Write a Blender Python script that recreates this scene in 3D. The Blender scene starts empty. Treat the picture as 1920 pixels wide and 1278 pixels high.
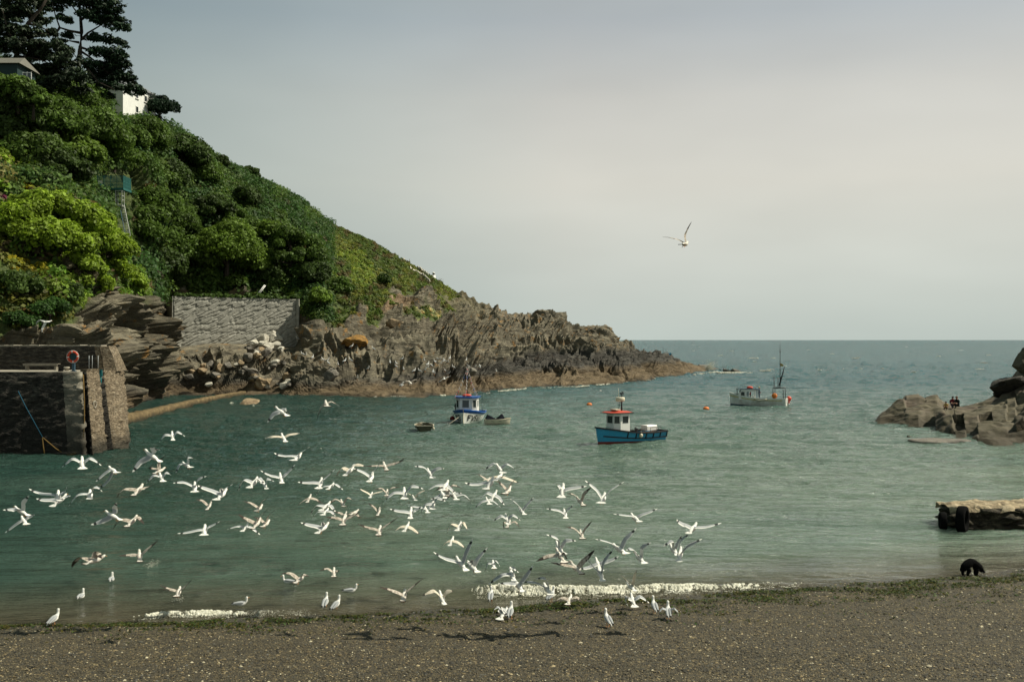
import bpy, bmesh, math, random
import numpy as np
from mathutils import Vector, Matrix, Euler
random.seed(7); rng=np.random.default_rng(7)
SC=bpy.context.scene; COL=SC.collection
F=1900.0; H=8.5
def P(px,py,D): return Vector(((px-960)/F*D, D, H-(py-637)/F*D))
def WD(py): return H*F/(py-637)
def WP(px,py,z=0.0):
    D=(H-z)*F/(py-637); return Vector(((px-960)/F*D, D, z))
def scr(v): return (960+v[0]/v[1]*F, 637+(H-v[2])/v[1]*F)
# ---------------------------------------------------------------- noise
_perm=np.random.default_rng(3).permutation(512).astype(np.int64)
_grad=np.array([(1,1,0),(-1,1,0),(1,-1,0),(-1,-1,0),(1,0,1),(-1,0,1),(1,0,-1),(-1,0,-1),(0,1,1),(0,-1,1),(0,1,-1),(0,-1,-1)],float)
def pnoise(p,seed=0):
    p=np.asarray(p,float)+seed*17.31+1000.0
    i=np.floor(p).astype(np.int64); f=p-i; u=f*f*f*(f*(f*6-15)+10)
    def g(dx,dy,dz):
        h=_perm[(_perm[(_perm[(i[...,0]+dx)&511]+i[...,1]+dy)&511]+i[...,2]+dz)&511]%12
        gv=_grad[h]
        return gv[...,0]*(f[...,0]-dx)+gv[...,1]*(f[...,1]-dy)+gv[...,2]*(f[...,2]-dz)
    def L(a,b,t): return a+(b-a)*t
    x0=L(g(0,0,0),g(1,0,0),u[...,0]); x1=L(g(0,1,0),g(1,1,0),u[...,0])
    x2=L(g(0,0,1),g(1,0,1),u[...,0]); x3=L(g(0,1,1),g(1,1,1),u[...,0])
    return L(L(x0,x1,u[...,1]),L(x2,x3,u[...,1]),u[...,2])
def fbm(p,oc=4,seed=0,gain=.5):
    s=0;a=1;q=np.asarray(p,float)
    for k in range(oc): s=s+a*pnoise(q,seed+k); a*=gain; q=q*2.03
    return s
def ridged(p,oc=4,seed=0,gain=.5):
    s=0;a=1;q=np.asarray(p,float)
    for k in range(oc): s=s+a*(1-2*np.abs(pnoise(q,seed+k))*1.6); a*=gain; q=q*2.07
    return s
# ---------------------------------------------------------------- meshes
def npmesh(name,verts,faces,mat=None,parent=None,smooth=False,attr=None,mats=None,mi=None):
    verts=np.asarray(verts,dtype=np.float32); faces=np.asarray(faces,dtype=np.int32)
    me=bpy.data.meshes.new(name); n=len(verts); m,k=faces.shape
    me.vertices.add(n); me.vertices.foreach_set('co',verts.ravel())
    me.loops.add(m*k); me.loops.foreach_set('vertex_index',faces.ravel())
    me.polygons.add(m); me.polygons.foreach_set('loop_start',np.arange(0,m*k,k,dtype=np.int32))
    if smooth: me.polygons.foreach_set('use_smooth',np.ones(m,bool))
    if mats:
        for x in mats: me.materials.append(x)
        if mi is not None: me.polygons.foreach_set('material_index',np.asarray(mi,dtype=np.int32))
    elif mat: me.materials.append(mat)
    me.update(calc_edges=True)
    if attr:
        for an,av in attr.items():
            av=np.asarray(av,dtype=np.float32)
            if av.ndim==1:
                a=me.attributes.new(an,'FLOAT','POINT'); a.data.foreach_set('value',av)
            else:
                if av.shape[1]==3: av=np.hstack([av,np.ones((len(av),1),np.float32)])
                a=me.attributes.new(an,'FLOAT_COLOR','POINT'); a.data.foreach_set('color',av.ravel())
    o=bpy.data.objects.new(name,me); COL.objects.link(o)
    if parent: o.parent=parent
    return o
def gridfaces(r,c):
    i=np.arange(r*c).reshape(r,c)
    return np.stack([i[:-1,:-1],i[:-1,1:],i[1:,1:],i[1:,:-1]],-1).reshape(-1,4)
def tag(o,label=None,cat=None,group=None,kind=None):
    if label: o['label']=label
    if cat: o['category']=cat
    if group: o['group']=group
    if kind: o['kind']=kind
    return o
def empty(name,loc=(0,0,0),rz=0.0,label=None,cat=None,group=None):
    o=bpy.data.objects.new(name,None); COL.objects.link(o); o.location=loc; o.rotation_euler=(0,0,rz)
    o.empty_display_size=.3
    return tag(o,label,cat,group)
class MB:
    """collects primitives into one mesh object"""
    def __init__(s): s.v=[];s.f=[];s.m=[];s.sm=[]
    def add(s,vs,fs,mi=0,smooth=False):
        b=len(s.v); s.v+= [tuple(x) for x in vs]; s.f+=[tuple(b+i for i in f) for f in fs]; s.m+=[mi]*len(fs); s.sm+=[smooth]*len(fs)
    def box(s,c,d,mi=0,rot=None,taper=1.0,bev=0.0):
        x,y,z=[k/2 for k in d]; pts=[]
        for sz in(-1,1):
            t=taper if sz>0 else 1
            for sx,sy in((-1,-1),(1,-1),(1,1),(-1,1)): pts.append(Vector((sx*x*t,sy*y*t,sz*z)))
        if rot is not None: pts=[rot@p for p in pts]
        c=Vector(c); pts=[p+c for p in pts]
        s.add(pts,[(3,2,1,0),(4,5,6,7),(0,1,5,4),(1,2,6,5),(2,3,7,6),(3,0,4,7)],mi)
    def loft(s,rings,mi=0,cap=True,smooth=True,closed=True,mif=None):
        n=len(rings[0]); vs=[p for r in rings for p in r]; fs=[];b0=len(s.m)
        for i in range(len(rings)-1):
            for j in range(n if closed else n-1):
                fs.append((i*n+j,i*n+(j+1)%n,(i+1)*n+(j+1)%n,(i+1)*n+j))
        s.add(vs,fs,mi,smooth)
        if mif:
            k=0
            for i in range(len(rings)-1):
                for j in range(n if closed else n-1): s.m[b0+k]=mif(i,j); k+=1
        if cap:
            base=len(s.v)-len(vs)
            s.f.append(tuple(base+j for j in reversed(range(n)))); s.m.append(mi); s.sm.append(False)
            s.f.append(tuple(base+(len(rings)-1)*n+j for j in range(n))); s.m.append(mi); s.sm.append(False)
    def tube(s,pts,r,n=6,mi=0,cap=True):
        pts=[Vector(p) for p in pts]; rs=r if isinstance(r,(list,tuple)) else [r]*len(pts); rings=[]
        up=Vector((0,0,1))
        for i,p in enumerate(pts):
            d=(pts[min(i+1,len(pts)-1)]-pts[max(i-1,0)]).normalized()
            a=d.cross(up)
            if a.length<.05: a=d.cross(Vector((1,0,0)))
            a.normalize(); b=d.cross(a)
            rings.append([p+(a*math.cos(2*math.pi*k/n)+b*math.sin(2*math.pi*k/n))*rs[i] for k in range(n)])
        s.loft(rings,mi,cap)
    def ball(s,c,r,mi=0,n=10,m=7,rot=None,split=None):
        c=Vector(c); r=r if isinstance(r,(tuple,list)) else (r,r,r); rings=[]
        for i in range(m+1):
            t=math.pi*i/m; rings.append([])
            for j in range(n):
                a=2*math.pi*j/n; q=Vector((r[0]*max(.02,math.sin(t))*math.cos(a),r[1]*max(.02,math.sin(t))*math.sin(a),-r[2]*math.cos(t)))
                if rot is not None: q=rot@q
                rings[-1].append(c+q)
        s.loft(rings,mi,True,True,True,(lambda i,j:split[0] if i/m<split[1] else mi) if split else None)
    def torus(s,c,R,r,rot=None,n=20,k=8,mi=0,mif=None):
        c=Vector(c); rings=[]
        for i in range(n+1):
            a=2*math.pi*i/n; ring=[]
            for j in range(k):
                b=2*math.pi*j/k; q=Vector(((R+r*math.cos(b))*math.cos(a),(R+r*math.cos(b))*math.sin(a),r*math.sin(b)))
                if rot is not None: q=rot@q
                ring.append(c+q)
            rings.append(ring)
        s.loft(rings,mi,False,True,True,mif)
    def quad(s,a,b,c,d,mi=0): s.add([a,b,c,d],[(0,1,2,3)],mi)
    def build(s,name,mats,parent=None,**kw):
        me=bpy.data.meshes.new(name); me.from_pydata(s.v,[],s.f)
        if not isinstance(mats,(list,tuple)): mats=[mats]
        for x in mats: me.materials.append(x)
        me.polygons.foreach_set('material_index',np.array(s.m,dtype=np.int32))
        me.polygons.foreach_set('use_smooth',np.array(s.sm,dtype=bool))
        me.update(); o=bpy.data.objects.new(name,me); COL.objects.link(o)
        if parent: o.parent=parent
        if kw: tag(o,**kw)
        return o
def Rz(a): return Matrix.Rotation(a,3,'Z')
def Rx(a): return Matrix.Rotation(a,3,'X')
def Ry(a): return Matrix.Rotation(a,3,'Y')
# ---------------------------------------------------------------- materials
class NT:
    def __init__(s,name,rough=.8,spec=.3):
        s.mat=bpy.data.materials.new(name); s.mat.use_nodes=True; s.t=s.mat.node_tree; s.n=s.t.nodes
        s.b=s.n['Principled BSDF']; s.b.inputs['Roughness'].default_value=rough; s.b.inputs['Specular IOR Level'].default_value=spec
        s.out=s.n['Material Output']
    def new(s,ty,**kw):
        n=s.n.new(ty)
        for k,v in kw.items(): setattr(n,k,v)
        return n
    def lk(s,a,b): s.t.links.new(a,b)
    def pos(s,scale=(1,1,1),rot=(0,0,0),obj=False):
        m=s.new('ShaderNodeMapping'); m.inputs['Scale'].default_value=scale; m.inputs['Rotation'].default_value=rot
        if obj: g=s.new('ShaderNodeTexCoord'); s.lk(g.outputs['Object'],m.inputs[0])
        else: g=s.new('ShaderNodeNewGeometry'); s.lk(g.outputs['Position'],m.inputs[0])
        return m.outputs[0]
    def noise(s,vec,scale,detail=4,rough=.5,dist=0):
        n=s.new('ShaderNodeTexNoise'); n.inputs['Scale'].default_value=scale; n.inputs['Detail'].default_value=detail
        n.inputs['Roughness'].default_value=rough; n.inputs['Distortion'].default_value=dist
        s.lk(vec,n.inputs['Vector']); return n.outputs['Fac']
    def vor(s,vec,scale,feature='F1',out='Distance'):
        n=s.new('ShaderNodeTexVoronoi'); n.feature=feature; n.inputs['Scale'].default_value=scale; s.lk(vec,n.inputs['Vector']); return n.outputs[out]
    def ramp(s,fac,stops,interp='LINEAR'):
        r=s.new('ShaderNodeValToRGB'); r.color_ramp.interpolation=interp; e=r.color_ramp.elements
        while len(e)<len(stops): e.new(.5)
        for x,(p,c) in zip(e,stops):
            x.position=p; x.color=(c,c,c,1) if isinstance(c,(int,float)) else (*c,1)
        s.lk(fac,r.inputs[0]); return r.outputs[0]
    def mix(s,fac,a,b,mode='MIX'):
        m=s.new('ShaderNodeMix'); m.data_type='RGBA'; m.blend_type=mode
        if isinstance(fac,(int,float)): m.inputs[0].default_value=fac
        else: s.lk(fac,m.inputs[0])
        for k,x in((6,a),(7,b)):
            if isinstance(x,(tuple,list)): m.inputs[k].default_value=(*x,1)
            else: s.lk(x,m.inputs[k])
        return m.outputs[2]
    def math(s,op,a,b=0.0,clamp=False):
        m=s.new('ShaderNodeMath',operation=op); m.use_clamp=clamp
        for k,x in((0,a),(1,b)):
            if isinstance(x,(int,float)): m.inputs[k].default_value=x
            else: s.lk(x,m.inputs[k])
        return m.outputs[0]
    def attr(s,name,out='Color'):
        a=s.new('ShaderNodeAttribute'); a.attribute_name=name; return a.outputs[out]
    def z(s):
        g=s.new('ShaderNodeNewGeometry'); x=s.new('ShaderNodeSeparateXYZ'); s.lk(g.outputs['Position'],x.inputs[0]); return x.outputs
    def col(s,c):
        if isinstance(c,(tuple,list)): s.b.inputs['Base Color'].default_value=(*c,1)
        else: s.lk(c,s.b.inputs['Base Color'])
        return s
    def rough(s,c): s.lk(c,s.b.inputs['Roughness']); return s
    def bump(s,h,strength=.5,dist=.1,prev=None):
        b=s.new('ShaderNodeBump'); b.inputs['Strength'].default_value=strength; b.inputs['Distance'].default_value=dist
        s.lk(h,b.inputs['Height'])
        if prev is not None: s.lk(prev,b.inputs['Normal'])
        s.lk(b.outputs[0],s.b.inputs['Normal']); return b.outputs[0]
def paint(name,c,rough=.5,spec=.4,var=.12,sc=3.0,metal=0,dirt=None):
    """painted or plain surface with slight wear"""
    t=NT(name,rough,spec); p=t.pos(obj=True); n=t.noise(p,sc,5,.6)
    d=dirt or tuple(k*.55 for k in c)
    t.col(t.mix(t.ramp(n,[(.42,0.0),(.75,min(1,var*3))]),c,d)); t.b.inputs['Metallic'].default_value=metal
    t.bump(t.noise(p,sc*6,3),.08,.02)
    return t.mat
# ================================================================ camera, light, sky
cam=bpy.data.cameras.new('camera'); co=bpy.data.objects.new('camera',cam); COL.objects.link(co)
co.location=(0,0,H); co.rotation_euler=(math.pi/2,0,0); cam.sensor_width=36; cam.lens=36*F/1920; cam.shift_y=-2/1920
cam.clip_start=.5; cam.clip_end=90000; SC.camera=co
SUN_EL=math.radians(50); SUN_AZ=math.radians(8)   # azimuth from +X toward +Y
sd=Vector((math.cos(SUN_EL)*math.cos(SUN_AZ),math.cos(SUN_EL)*math.sin(SUN_AZ),math.sin(SUN_EL)))
sl=bpy.data.lights.new('sun','SUN'); sl.energy=5.0; sl.angle=math.radians(.6); sl.color=(1,.94,.78)
so=bpy.data.objects.new('sun',sl); COL.objects.link(so); so.rotation_euler=sd.to_track_quat('Z','Y').to_euler(); so.location=(60,20,80)
w=bpy.data.worlds.new('World'); SC.world=w; w.use_nodes=True; wt=w.node_tree; wn=wt.nodes; wn.clear()
def WNn(t,**k):
    n=wn.new(t)
    for a,b in k.items(): setattr(n,a,b)
    return n
wl=wt.links.new
sky=WNn('ShaderNodeTexSky',sky_type='NISHITA'); sky.sun_disc=False; sky.sun_elevation=SUN_EL; sky.sun_rotation=math.pi/2-SUN_AZ
sky.dust_density=3; sky.air_density=1.2
bg1=WNn('ShaderNodeBackground'); bg1.inputs[1].default_value=.05; wl(sky.outputs[0],bg1.inputs[0])
# thin high haze and cloud veil that covers the blue
tc=WNn('ShaderNodeTexCoord'); sx=WNn('ShaderNodeSeparateXYZ'); wl(tc.outputs['Generated'],sx.inputs[0])
rp=WNn('ShaderNodeValToRGB'); wl(sx.outputs[2],rp.inputs[0]); e=rp.color_ramp.elements
stops=[(0.0,(.48,.54,.50)),(.06,(.53,.56,.515)),(.15,(.58,.567,.505)),(.23,(.53,.525,.485)),(.30,(.40,.43,.44)),(.5,(.29,.34,.31)),(1,(.10,.145,.14))]
while len(e)<len(stops): e.new(.5)
for x,(p_,c_) in zip(e,stops): x.position=p_; x.color=(*c_,1)
mp=WNn('ShaderNodeMapping'); mp.inputs['Scale'].default_value=(1,1,3.2); wl(tc.outputs['Generated'],mp.inputs[0])
nz=WNn('ShaderNodeTexNoise'); nz.inputs['Scale'].default_value=1.6; nz.inputs['Detail'].default_value=4; nz.inputs['Roughness'].default_value=.5; wl(mp.outputs[0],nz.inputs['Vector'])
mr=WNn('ShaderNodeMapRange'); wl(nz.outputs['Fac'],mr.inputs[0]); mr.inputs[1].default_value=.3; mr.inputs[2].default_value=.7; mr.inputs[3].default_value=.89; mr.inputs[4].default_value=1.14
# brighter towards the sun side, dimmer away from it
mx=WNn('ShaderNodeMapRange'); wl(sx.outputs[0],mx.inputs[0]); mx.inputs[1].default_value=-.5; mx.inputs[2].default_value=.25; mx.inputs[3].default_value=.69; mx.inputs[4].default_value=1.0
mx.interpolation_type='SMOOTHSTEP'
ml=WNn('ShaderNodeMath',operation='MULTIPLY'); wl(mr.outputs[0],ml.inputs[0]); wl(mx.outputs[0],ml.inputs[1])
tn=WNn('ShaderNodeValToRGB'); ad=WNn('ShaderNodeMath',operation='ADD'); ad.inputs[1].default_value=.5; wl(sx.outputs[0],ad.inputs[0]); wl(ad.outputs[0],tn.inputs[0])
tn.color_ramp.elements[0].position=.02; tn.color_ramp.elements[0].color=(.74,.93,.98,1); tn.color_ramp.elements[1].position=.55; tn.color_ramp.elements[1].color=(1,1,1,1)
mm=WNn('ShaderNodeMix',data_type='RGBA',blend_type='MULTIPLY'); mm.inputs[0].default_value=1; wl(rp.outputs[0],mm.inputs[6]); wl(tn.outputs[0],mm.inputs[7])
bg2=WNn('ShaderNodeBackground'); wl(mm.outputs[2],bg2.inputs[0]); wl(ml.outputs[0],bg2.inputs[1])
ms=WNn('ShaderNodeMixShader'); ms.inputs[0].default_value=.9; wl(bg1.outputs[0],ms.inputs[1]); wl(bg2.outputs[0],ms.inputs[2])
wo=WNn('ShaderNodeOutputWorld'); wl(ms.outputs[0],wo.inputs[0])
SC.view_settings.view_transform='Standard'; SC.view_settings.look='None'; SC.view_settings.exposure=.22; SC.view_settings.gamma=1
SC.render.engine='CYCLES'; SC.cycles.max_bounces=6; SC.cycles.diffuse_bounces=2; SC.cycles.glossy_bounces=2; SC.cycles.transparent_max_bounces=8
SC.cycles.use_denoising=True
# ================================================================ beach (one sheet: shingle beach and sea bed)
_sp=[(-900,1245),(-300,1188),(0,1172),(300,1165),(700,1150),(960,1139),(1040,1128),(1300,1115),(1500,1098),(1700,1087),(1920,1068),(2300,1045),(3000,1000)]
_sx=np.array([WP(a,b)[0] for a,b in _sp]); _sy=np.array([WP(a,b)[1] for a,b in _sp])
def shore(x): return np.interp(x,_sx,_sy)
def beach_z(x,y):
    x=np.asarray(x,float);y=np.asarray(y,float)
    d=shore(x)-y; z=np.where(d>0,d*.085,d*.11)
    z=np.maximum(z,-6)
    q=np.stack([x*.35,y*.6,0*x],-1)
    return z+fbm(q,3,5)*.06*np.clip((d+3)/4,0,1)+.02*np.clip(d,0,1)
bx=np.concatenate([np.linspace(-4000,-60,20),np.linspace(-58,58,420),np.linspace(60,4000,20)])
by=np.concatenate([np.linspace(-300,8,12),np.linspace(9,52,420),np.geomspace(54,30000,60)])
X,Y=np.meshgrid(bx,by); Zb=beach_z(X,Y)
Zb=Zb+np.where((Y<52)&(np.abs(X)<60),pnoise(np.stack([X*3,Y*3,X*0],-1),9)*.03,0)
Zb=np.where(np.abs(X)>60,np.minimum(Zb,2.2),Zb); Zb=np.minimum(Zb,3.0)
t=NT('shingle',.75,.35); p=t.pos()
c1=t.vor(p,26,out='Color'); bw=t.new('ShaderNodeSeparateColor'); t.lk(c1,bw.inputs[0])
g=t.ramp(bw.outputs[0],[(0,(.022,.022,.02)),(.45,(.046,.043,.035)),(.72,(.092,.076,.054)),(.88,(.14,.112,.07)),(.97,(.20,.17,.11)),(1,(.30,.27,.20))])
c2=t.vor(p,11,out='Color'); b2=t.new('ShaderNodeSeparateColor'); t.lk(c2,b2.inputs[0])
g2=t.ramp(b2.outputs[1],[(0,(.03,.028,.025)),(.6,(.07,.058,.042)),(.94,(.13,.10,.065)),(.99,(.34,.28,.19))])
g=t.mix(t.ramp(t.noise(p,9,3),[(.45,0.),(.6,1.)]),g,g2)
big=t.noise(p,.5,5,.6); g=t.mix(t.ramp(big,[(.35,0.),(.65,.6)]),g,(.055,.05,.045),'MIX')
# wet band by the water
sh=t.attr('shore','Fac'); wetm=t.ramp(t.math('ADD',t.math('MULTIPLY',sh,.2),t.math('MULTIPLY',t.noise(p,.8,4),.1)),[(.10,1.),(.42,0.)])
g=t.mix(t.math('MULTIPLY',wetm,.75),g,(.035,.034,.027))
g=t.mix(1.0,g,(.86,.83,.62),'MULTIPLY'); t.col(g); t.rough(t.ramp(wetm,[(0,.8),(1,.35)]))
nb=t.bump(t.vor(p,26),.9,.02); t.bump(t.noise(p,3,4),.5,.08,nb)
beach=npmesh('beach',np.stack([X,Y,Zb],-1).reshape(-1,3),gridfaces(len(by),len(bx)),t.mat,smooth=True,attr={'shore':(shore(X)-Y).ravel().clip(-20,20)})
tag(beach,kind='structure')
# ================================================================ sea
def swell(x,y):
    """wave height (m) at a point of the water"""
    d=np.maximum(y-shore(x),0)
    amp=np.clip(d/55,.06,1)*np.where(y>170,1+np.clip((y-170)/150,0,1)*1.6,1)
    q=np.stack([x*.16+y*.05,y*.42,0*x],-1)
    h=fbm(q,3,21,.6)*.24+fbm(np.stack([x*.9,y*1.7+x*.2,0*x],-1),3,24,.6)*.10+pnoise(np.stack([x*.3-y*.1,y*.9,0*x],-1),27)*.10
    h=h*amp
    return h
# breaking wavelets on the beach
W1=[(790,1118,0.02),(845,1112,.16),(900,1112,.24),(1000,1112,.24),(1100,1110,.18),(1300,1103,.13),(1400,1098,.07),(1500,1092,.03),(1560,1090,0)]
W2=[(240,1153,0.0),(330,1150,.09),(420,1151,.11),(520,1149,.10),(600,1146,.06),(660,1144,0)]
def wavelet(tab):
    pts=[WP(a,b) for a,b,_ in tab]; return np.array([q[0] for q in pts]),np.array([q[1] for q in pts]),np.array([c for _,_,c in tab])
WV=[wavelet(W1),wavelet(W2)]
def breaker(x,y):
    h=0
    for wx,wy,wh in WV:
        c=np.interp(x,wx,wy)+pnoise(np.stack([x*1.1,0*x,0*x],-1),61)*.25; a=np.interp(x,wx,wh,left=0,right=0); d=y-c
        h=h+a*np.where(d<0,np.exp(-(d/.16)**2),np.exp(-(d/.75)**2))
    return h
ang=np.concatenate([np.linspace(-75,-33,30),np.linspace(-32.5,32.5,900),np.linspace(33,75,30)])*math.pi/180
rad=np.concatenate([1/np.linspace(1/24.,1/420.,760),np.geomspace(430,60000,60)])
A,R=np.meshgrid(ang,rad); X=np.tan(A)*0+R*np.sin(A); Y=R*np.cos(A)
Z=swell(X,Y)*np.where(R>900,0,1); Z=Z+breaker(X,Y)
dep=-beach_z(X,Y)
t=NT('sea_water',.12,.5); t.b.inputs['IOR'].default_value=1.33; p=t.pos()
sh=t.attr('shore','Fac')
far=t.attr('far','Fac')
deepc=t.mix(far,(.130,.178,.132),(.018,.084,.098))
n=t.noise(t.pos((.05,.12,1)),1,4,.6); deepc=t.mix(t.ramp(n,[(.35,0.),(.7,.5)]),deepc,(.034,.084,.062))
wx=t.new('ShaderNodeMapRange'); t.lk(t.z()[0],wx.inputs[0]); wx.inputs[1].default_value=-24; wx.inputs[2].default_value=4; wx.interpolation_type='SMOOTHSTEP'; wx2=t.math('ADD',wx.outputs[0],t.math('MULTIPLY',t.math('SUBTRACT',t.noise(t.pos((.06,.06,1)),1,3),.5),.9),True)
deepc=t.mix(wx2,t.mix(.92,deepc,(.014,.042,.033)),deepc)  # water darkened towards the left, standing in for the hill's reflection
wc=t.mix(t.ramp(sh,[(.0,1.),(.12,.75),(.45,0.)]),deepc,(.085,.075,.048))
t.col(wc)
# ripples: short chop near, longer crests far off
pn=t.pos((1,2.4,1),(0,0,.15)); 
r1=t.noise(pn,2.2,4,.62,.6); r2=t.noise(t.pos((.5,1.6,1),(0,0,-.2)),1.0,5,.6,.4); r3=t.noise(t.pos((.10,.42,1),(0,0,.05)),1.0,6,.62,.3)
k1=t.bump(r1,.6,.09); k2=t.bump(r2,.85,.32,k1); k3=t.bump(r3,1.0,3.2,k2)
t.rough(t.ramp(far,[(0,.10),(1,.25)])); sm_=t.new('ShaderNodeMapRange'); t.lk(far,sm_.inputs[0]); sm_.inputs[3].default_value=.5; sm_.inputs[4].default_value=.30; t.lk(sm_.outputs[0],t.b.inputs['Specular IOR Level'])
t.b.subsurface_method='BURLEY'; t.b.inputs['Subsurface Weight'].default_value=1.0; t.b.inputs['Subsurface Radius'].default_value=(1.0,1.0,1.0); t.b.inputs['Subsurface Scale'].default_value=1.3
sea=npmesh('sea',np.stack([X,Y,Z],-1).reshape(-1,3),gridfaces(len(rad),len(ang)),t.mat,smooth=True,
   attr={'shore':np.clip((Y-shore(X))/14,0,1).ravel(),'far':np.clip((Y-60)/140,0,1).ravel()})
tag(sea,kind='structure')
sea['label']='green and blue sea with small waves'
# ================================================================ headland terrain
# column: px, shore distance, then (py,D) for rock top, crest, gully, mid, upper, ridge
HT=[(-420,92,(610,100),(380,120),(360,134),(200,152),(0,168),(-190,190)),
(-200,92,(608,100),(360,120),(350,134),(220,152),(60,166),(-60,186)),
(0,92,(605,100),(352,120),(345,135),(250,152),(185,164),(125,185)),
(100,97,(592,104),(364,122),(365,138),(270,154),(195,168),(150,188)),
(180,106,(560,114),(405,126),(410,142),(290,160),(205,174),(176,192)),
(240,125,(555,134),(480,140),(480,152),(350,168),(246,184),(214,202)),
(290,143,(588,152),(566,156),(548,164),(400,178),(275,192),(236,208)),
(306,147,(632,157),(622,164),(566,184),(400,184),(283,198),(241,211)),
(322,152,(645,164),(630,169),(562,185),(400,188),(290,204),(246,214)),
(332,156,(652,168),(648,170),(562,183),(400,190),(295,205),(252,218)),
(400,158,(645,170),(642,173),(559,186),(430,192),(345,210),(300,228)),
(500,158,(650,174),(646,177),(559,190),(450,198),(385,218),(348,245)),
(552,155,(654,176),(650,180.5),(560,192),(470,200),(412,222),(374,255)),
(562,154,(652,172),(643,178),(568,188),(470,198),(414,222),(380,255)),
(600,153,(645,170),(602,177),(560,184),(500,200),(447,228),(408,262)),
(700,151,(652,170),(602,184),(562,194),(515,212),(478,245),(455,275)),
(800,154,(662,172),(612,195),(582,206),(555,225),(533,262),(512,292)),
(860,157,(667,178),(632,200),(612,212),(592,235),(570,265),(552,292)),
(920,168,(672,190),(652,208),(632,222),(612,240),(593,265),(579,288)),
(980,179,(678,203),(660,217),(640,230),(620,245),(606,262),(598,283)),
(1000,181,(680,205),(662,220),(641,232),(620,245),(606,262),(600,280)),
(1022,184,(682,208),(663,222),(642,234),(612,246),(592,258),(587,268)),
(1045,186,(682,210),(665,224),(645,236),(615,248),(597,260),(592,270)),
(1080,189,(682,214),(670,228),(655,238),(640,250),(624,262),(618,273)),
(1095,190,(682,215),(671,229),(656,239),(638,251),(619,262),(613,273)),
(1135,194,(682,220),(673,232),(658,243),(638,254),(622,264),(616,273)),
(1152,197,(684,222),(676,234),(666,245),(657,255),(647,264),(641,273)),
(1200,208,(686,230),(680,240),(674,252),(668,260),(662,268),(658,276)),
(1250,229,(691,245),(686,254),(682,262),(677,268),(673,274),(670,280)),
(1300,254,(694,266),(691,270),(688,273),(686,277),(684,281),(683,285)),
(1322,262,(697,270),(694,274),(692,277),(691,281),(689,285),(688,288)),
(1340,268,(702,272),(701,276),(701,280),(701,284),(701,288),(701,292)),
(1352,270,(722,272),(722,276),(722,280),(722,284),(722,288),(722,292))]
NR=8
cols=np.concatenate([np.arange(-420,-20,8),np.arange(-20,1353,1.55)])
tabpx=np.array([h[0] for h in HT],float)
rowD=[];rowZ=[]
d0=np.array([h[1] for h in HT],float); rowD.append(d0-8); rowZ.append(np.full(len(HT),-2.2)); rowD.append(d0); rowZ.append(np.full(len(HT),-.15))
for k in range(6):
    py=np.array([h[2+k][0] for h in HT],float); D=np.array([h[2+k][1] for h in HT],float)
    rowD.append(D); rowZ.append(H-(py-637)/F*D)
rz=rowZ[-1]; rowD.append(rowD[-1]+16); rowZ.append(np.where(rz>3,rz-2.5,rz-2)); rowD.append(rowD[-1]+60); rowZ.append(rz*.55-3)
rowD=np.array([np.interp(cols,tabpx,r) for r in rowD]); rowZ=np.array([np.interp(cols,tabpx,r) for r in rowZ])
nsub=[5,60,45,34,52,44,38,9,6]; tt=[]
for i,n in enumerate(nsub): tt+=list(i+np.arange(n)/n)
tt.append(len(nsub)); tt=np.array(tt); nr=len(tt); i0=np.minimum(tt.astype(int),len(nsub)-1); fr=(tt-i0)[:,None]
GD=rowD[i0]*(1-fr)+rowD[i0+1]*fr; GZ=rowZ[i0]*(1-fr)+rowZ[i0+1]*fr
for it in range(5):
    for G in (GD,GZ):
        keep=G.copy(); G[1:-1]=(G[:-2]+2*G[1:-1]+G[2:])/4
        for r in (5,): G[r]=keep[r]
for it in range(3):
    for G in (GD,GZ): G[:,52:-1]=(G[:,51:-2]+2*G[:,52:-1]+G[:,53:])/4
U=np.broadcast_to(cols,GD.shape)
GX=(U-960)/F*GD; base=np.stack([GX,GD,GZ],-1)
BPY=637+(H-GZ)/GD*F
# normals
du=np.gradient(base,axis=1); dv=np.gradient(base,axis=0); nrm=np.cross(du,dv); nrm/=np.linalg.norm(nrm,axis=-1,keepdims=True)+1e-9
# vegetation boundary
VB=[(-420,620),(0,628),(60,632),(130,618),(158,560),(200,556),(262,572),(300,568),(325,562),(562,562),(600,622),(640,612),(668,588),(700,575),(740,562),(790,560),(820,570),(845,572),(880,560),(900,560),(930,0),(1400,0)]
vb=np.interp(U,[a for a,_ in VB],[b for _,b in VB])
wob=fbm(base*.12,3,40)*34+fbm(base*.5,2,41)*9
veg=np.clip((vb+wob-BPY)/10+.5,0,1)
pat=lambda cx,cy,rx,ry: np.clip((1-((U-cx)/rx)**2-((BPY-cy)/ry)**2)*2+wob/40,0,1)
veg=np.maximum(veg,pat(790,598,48,20)); veg=np.maximum(veg,pat(640,585,30,14)*.9); veg=np.maximum(veg,pat(700,600,18,22))
veg=np.where((tt[:,None]<1.6),0,veg)
grass=np.clip(1-np.abs(BPY-np.interp(U,[780,1010],[545,612]))/48,0,1)*np.clip((U-790)/30,0,1)*np.clip((930-U)/60,0,1)
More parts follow.
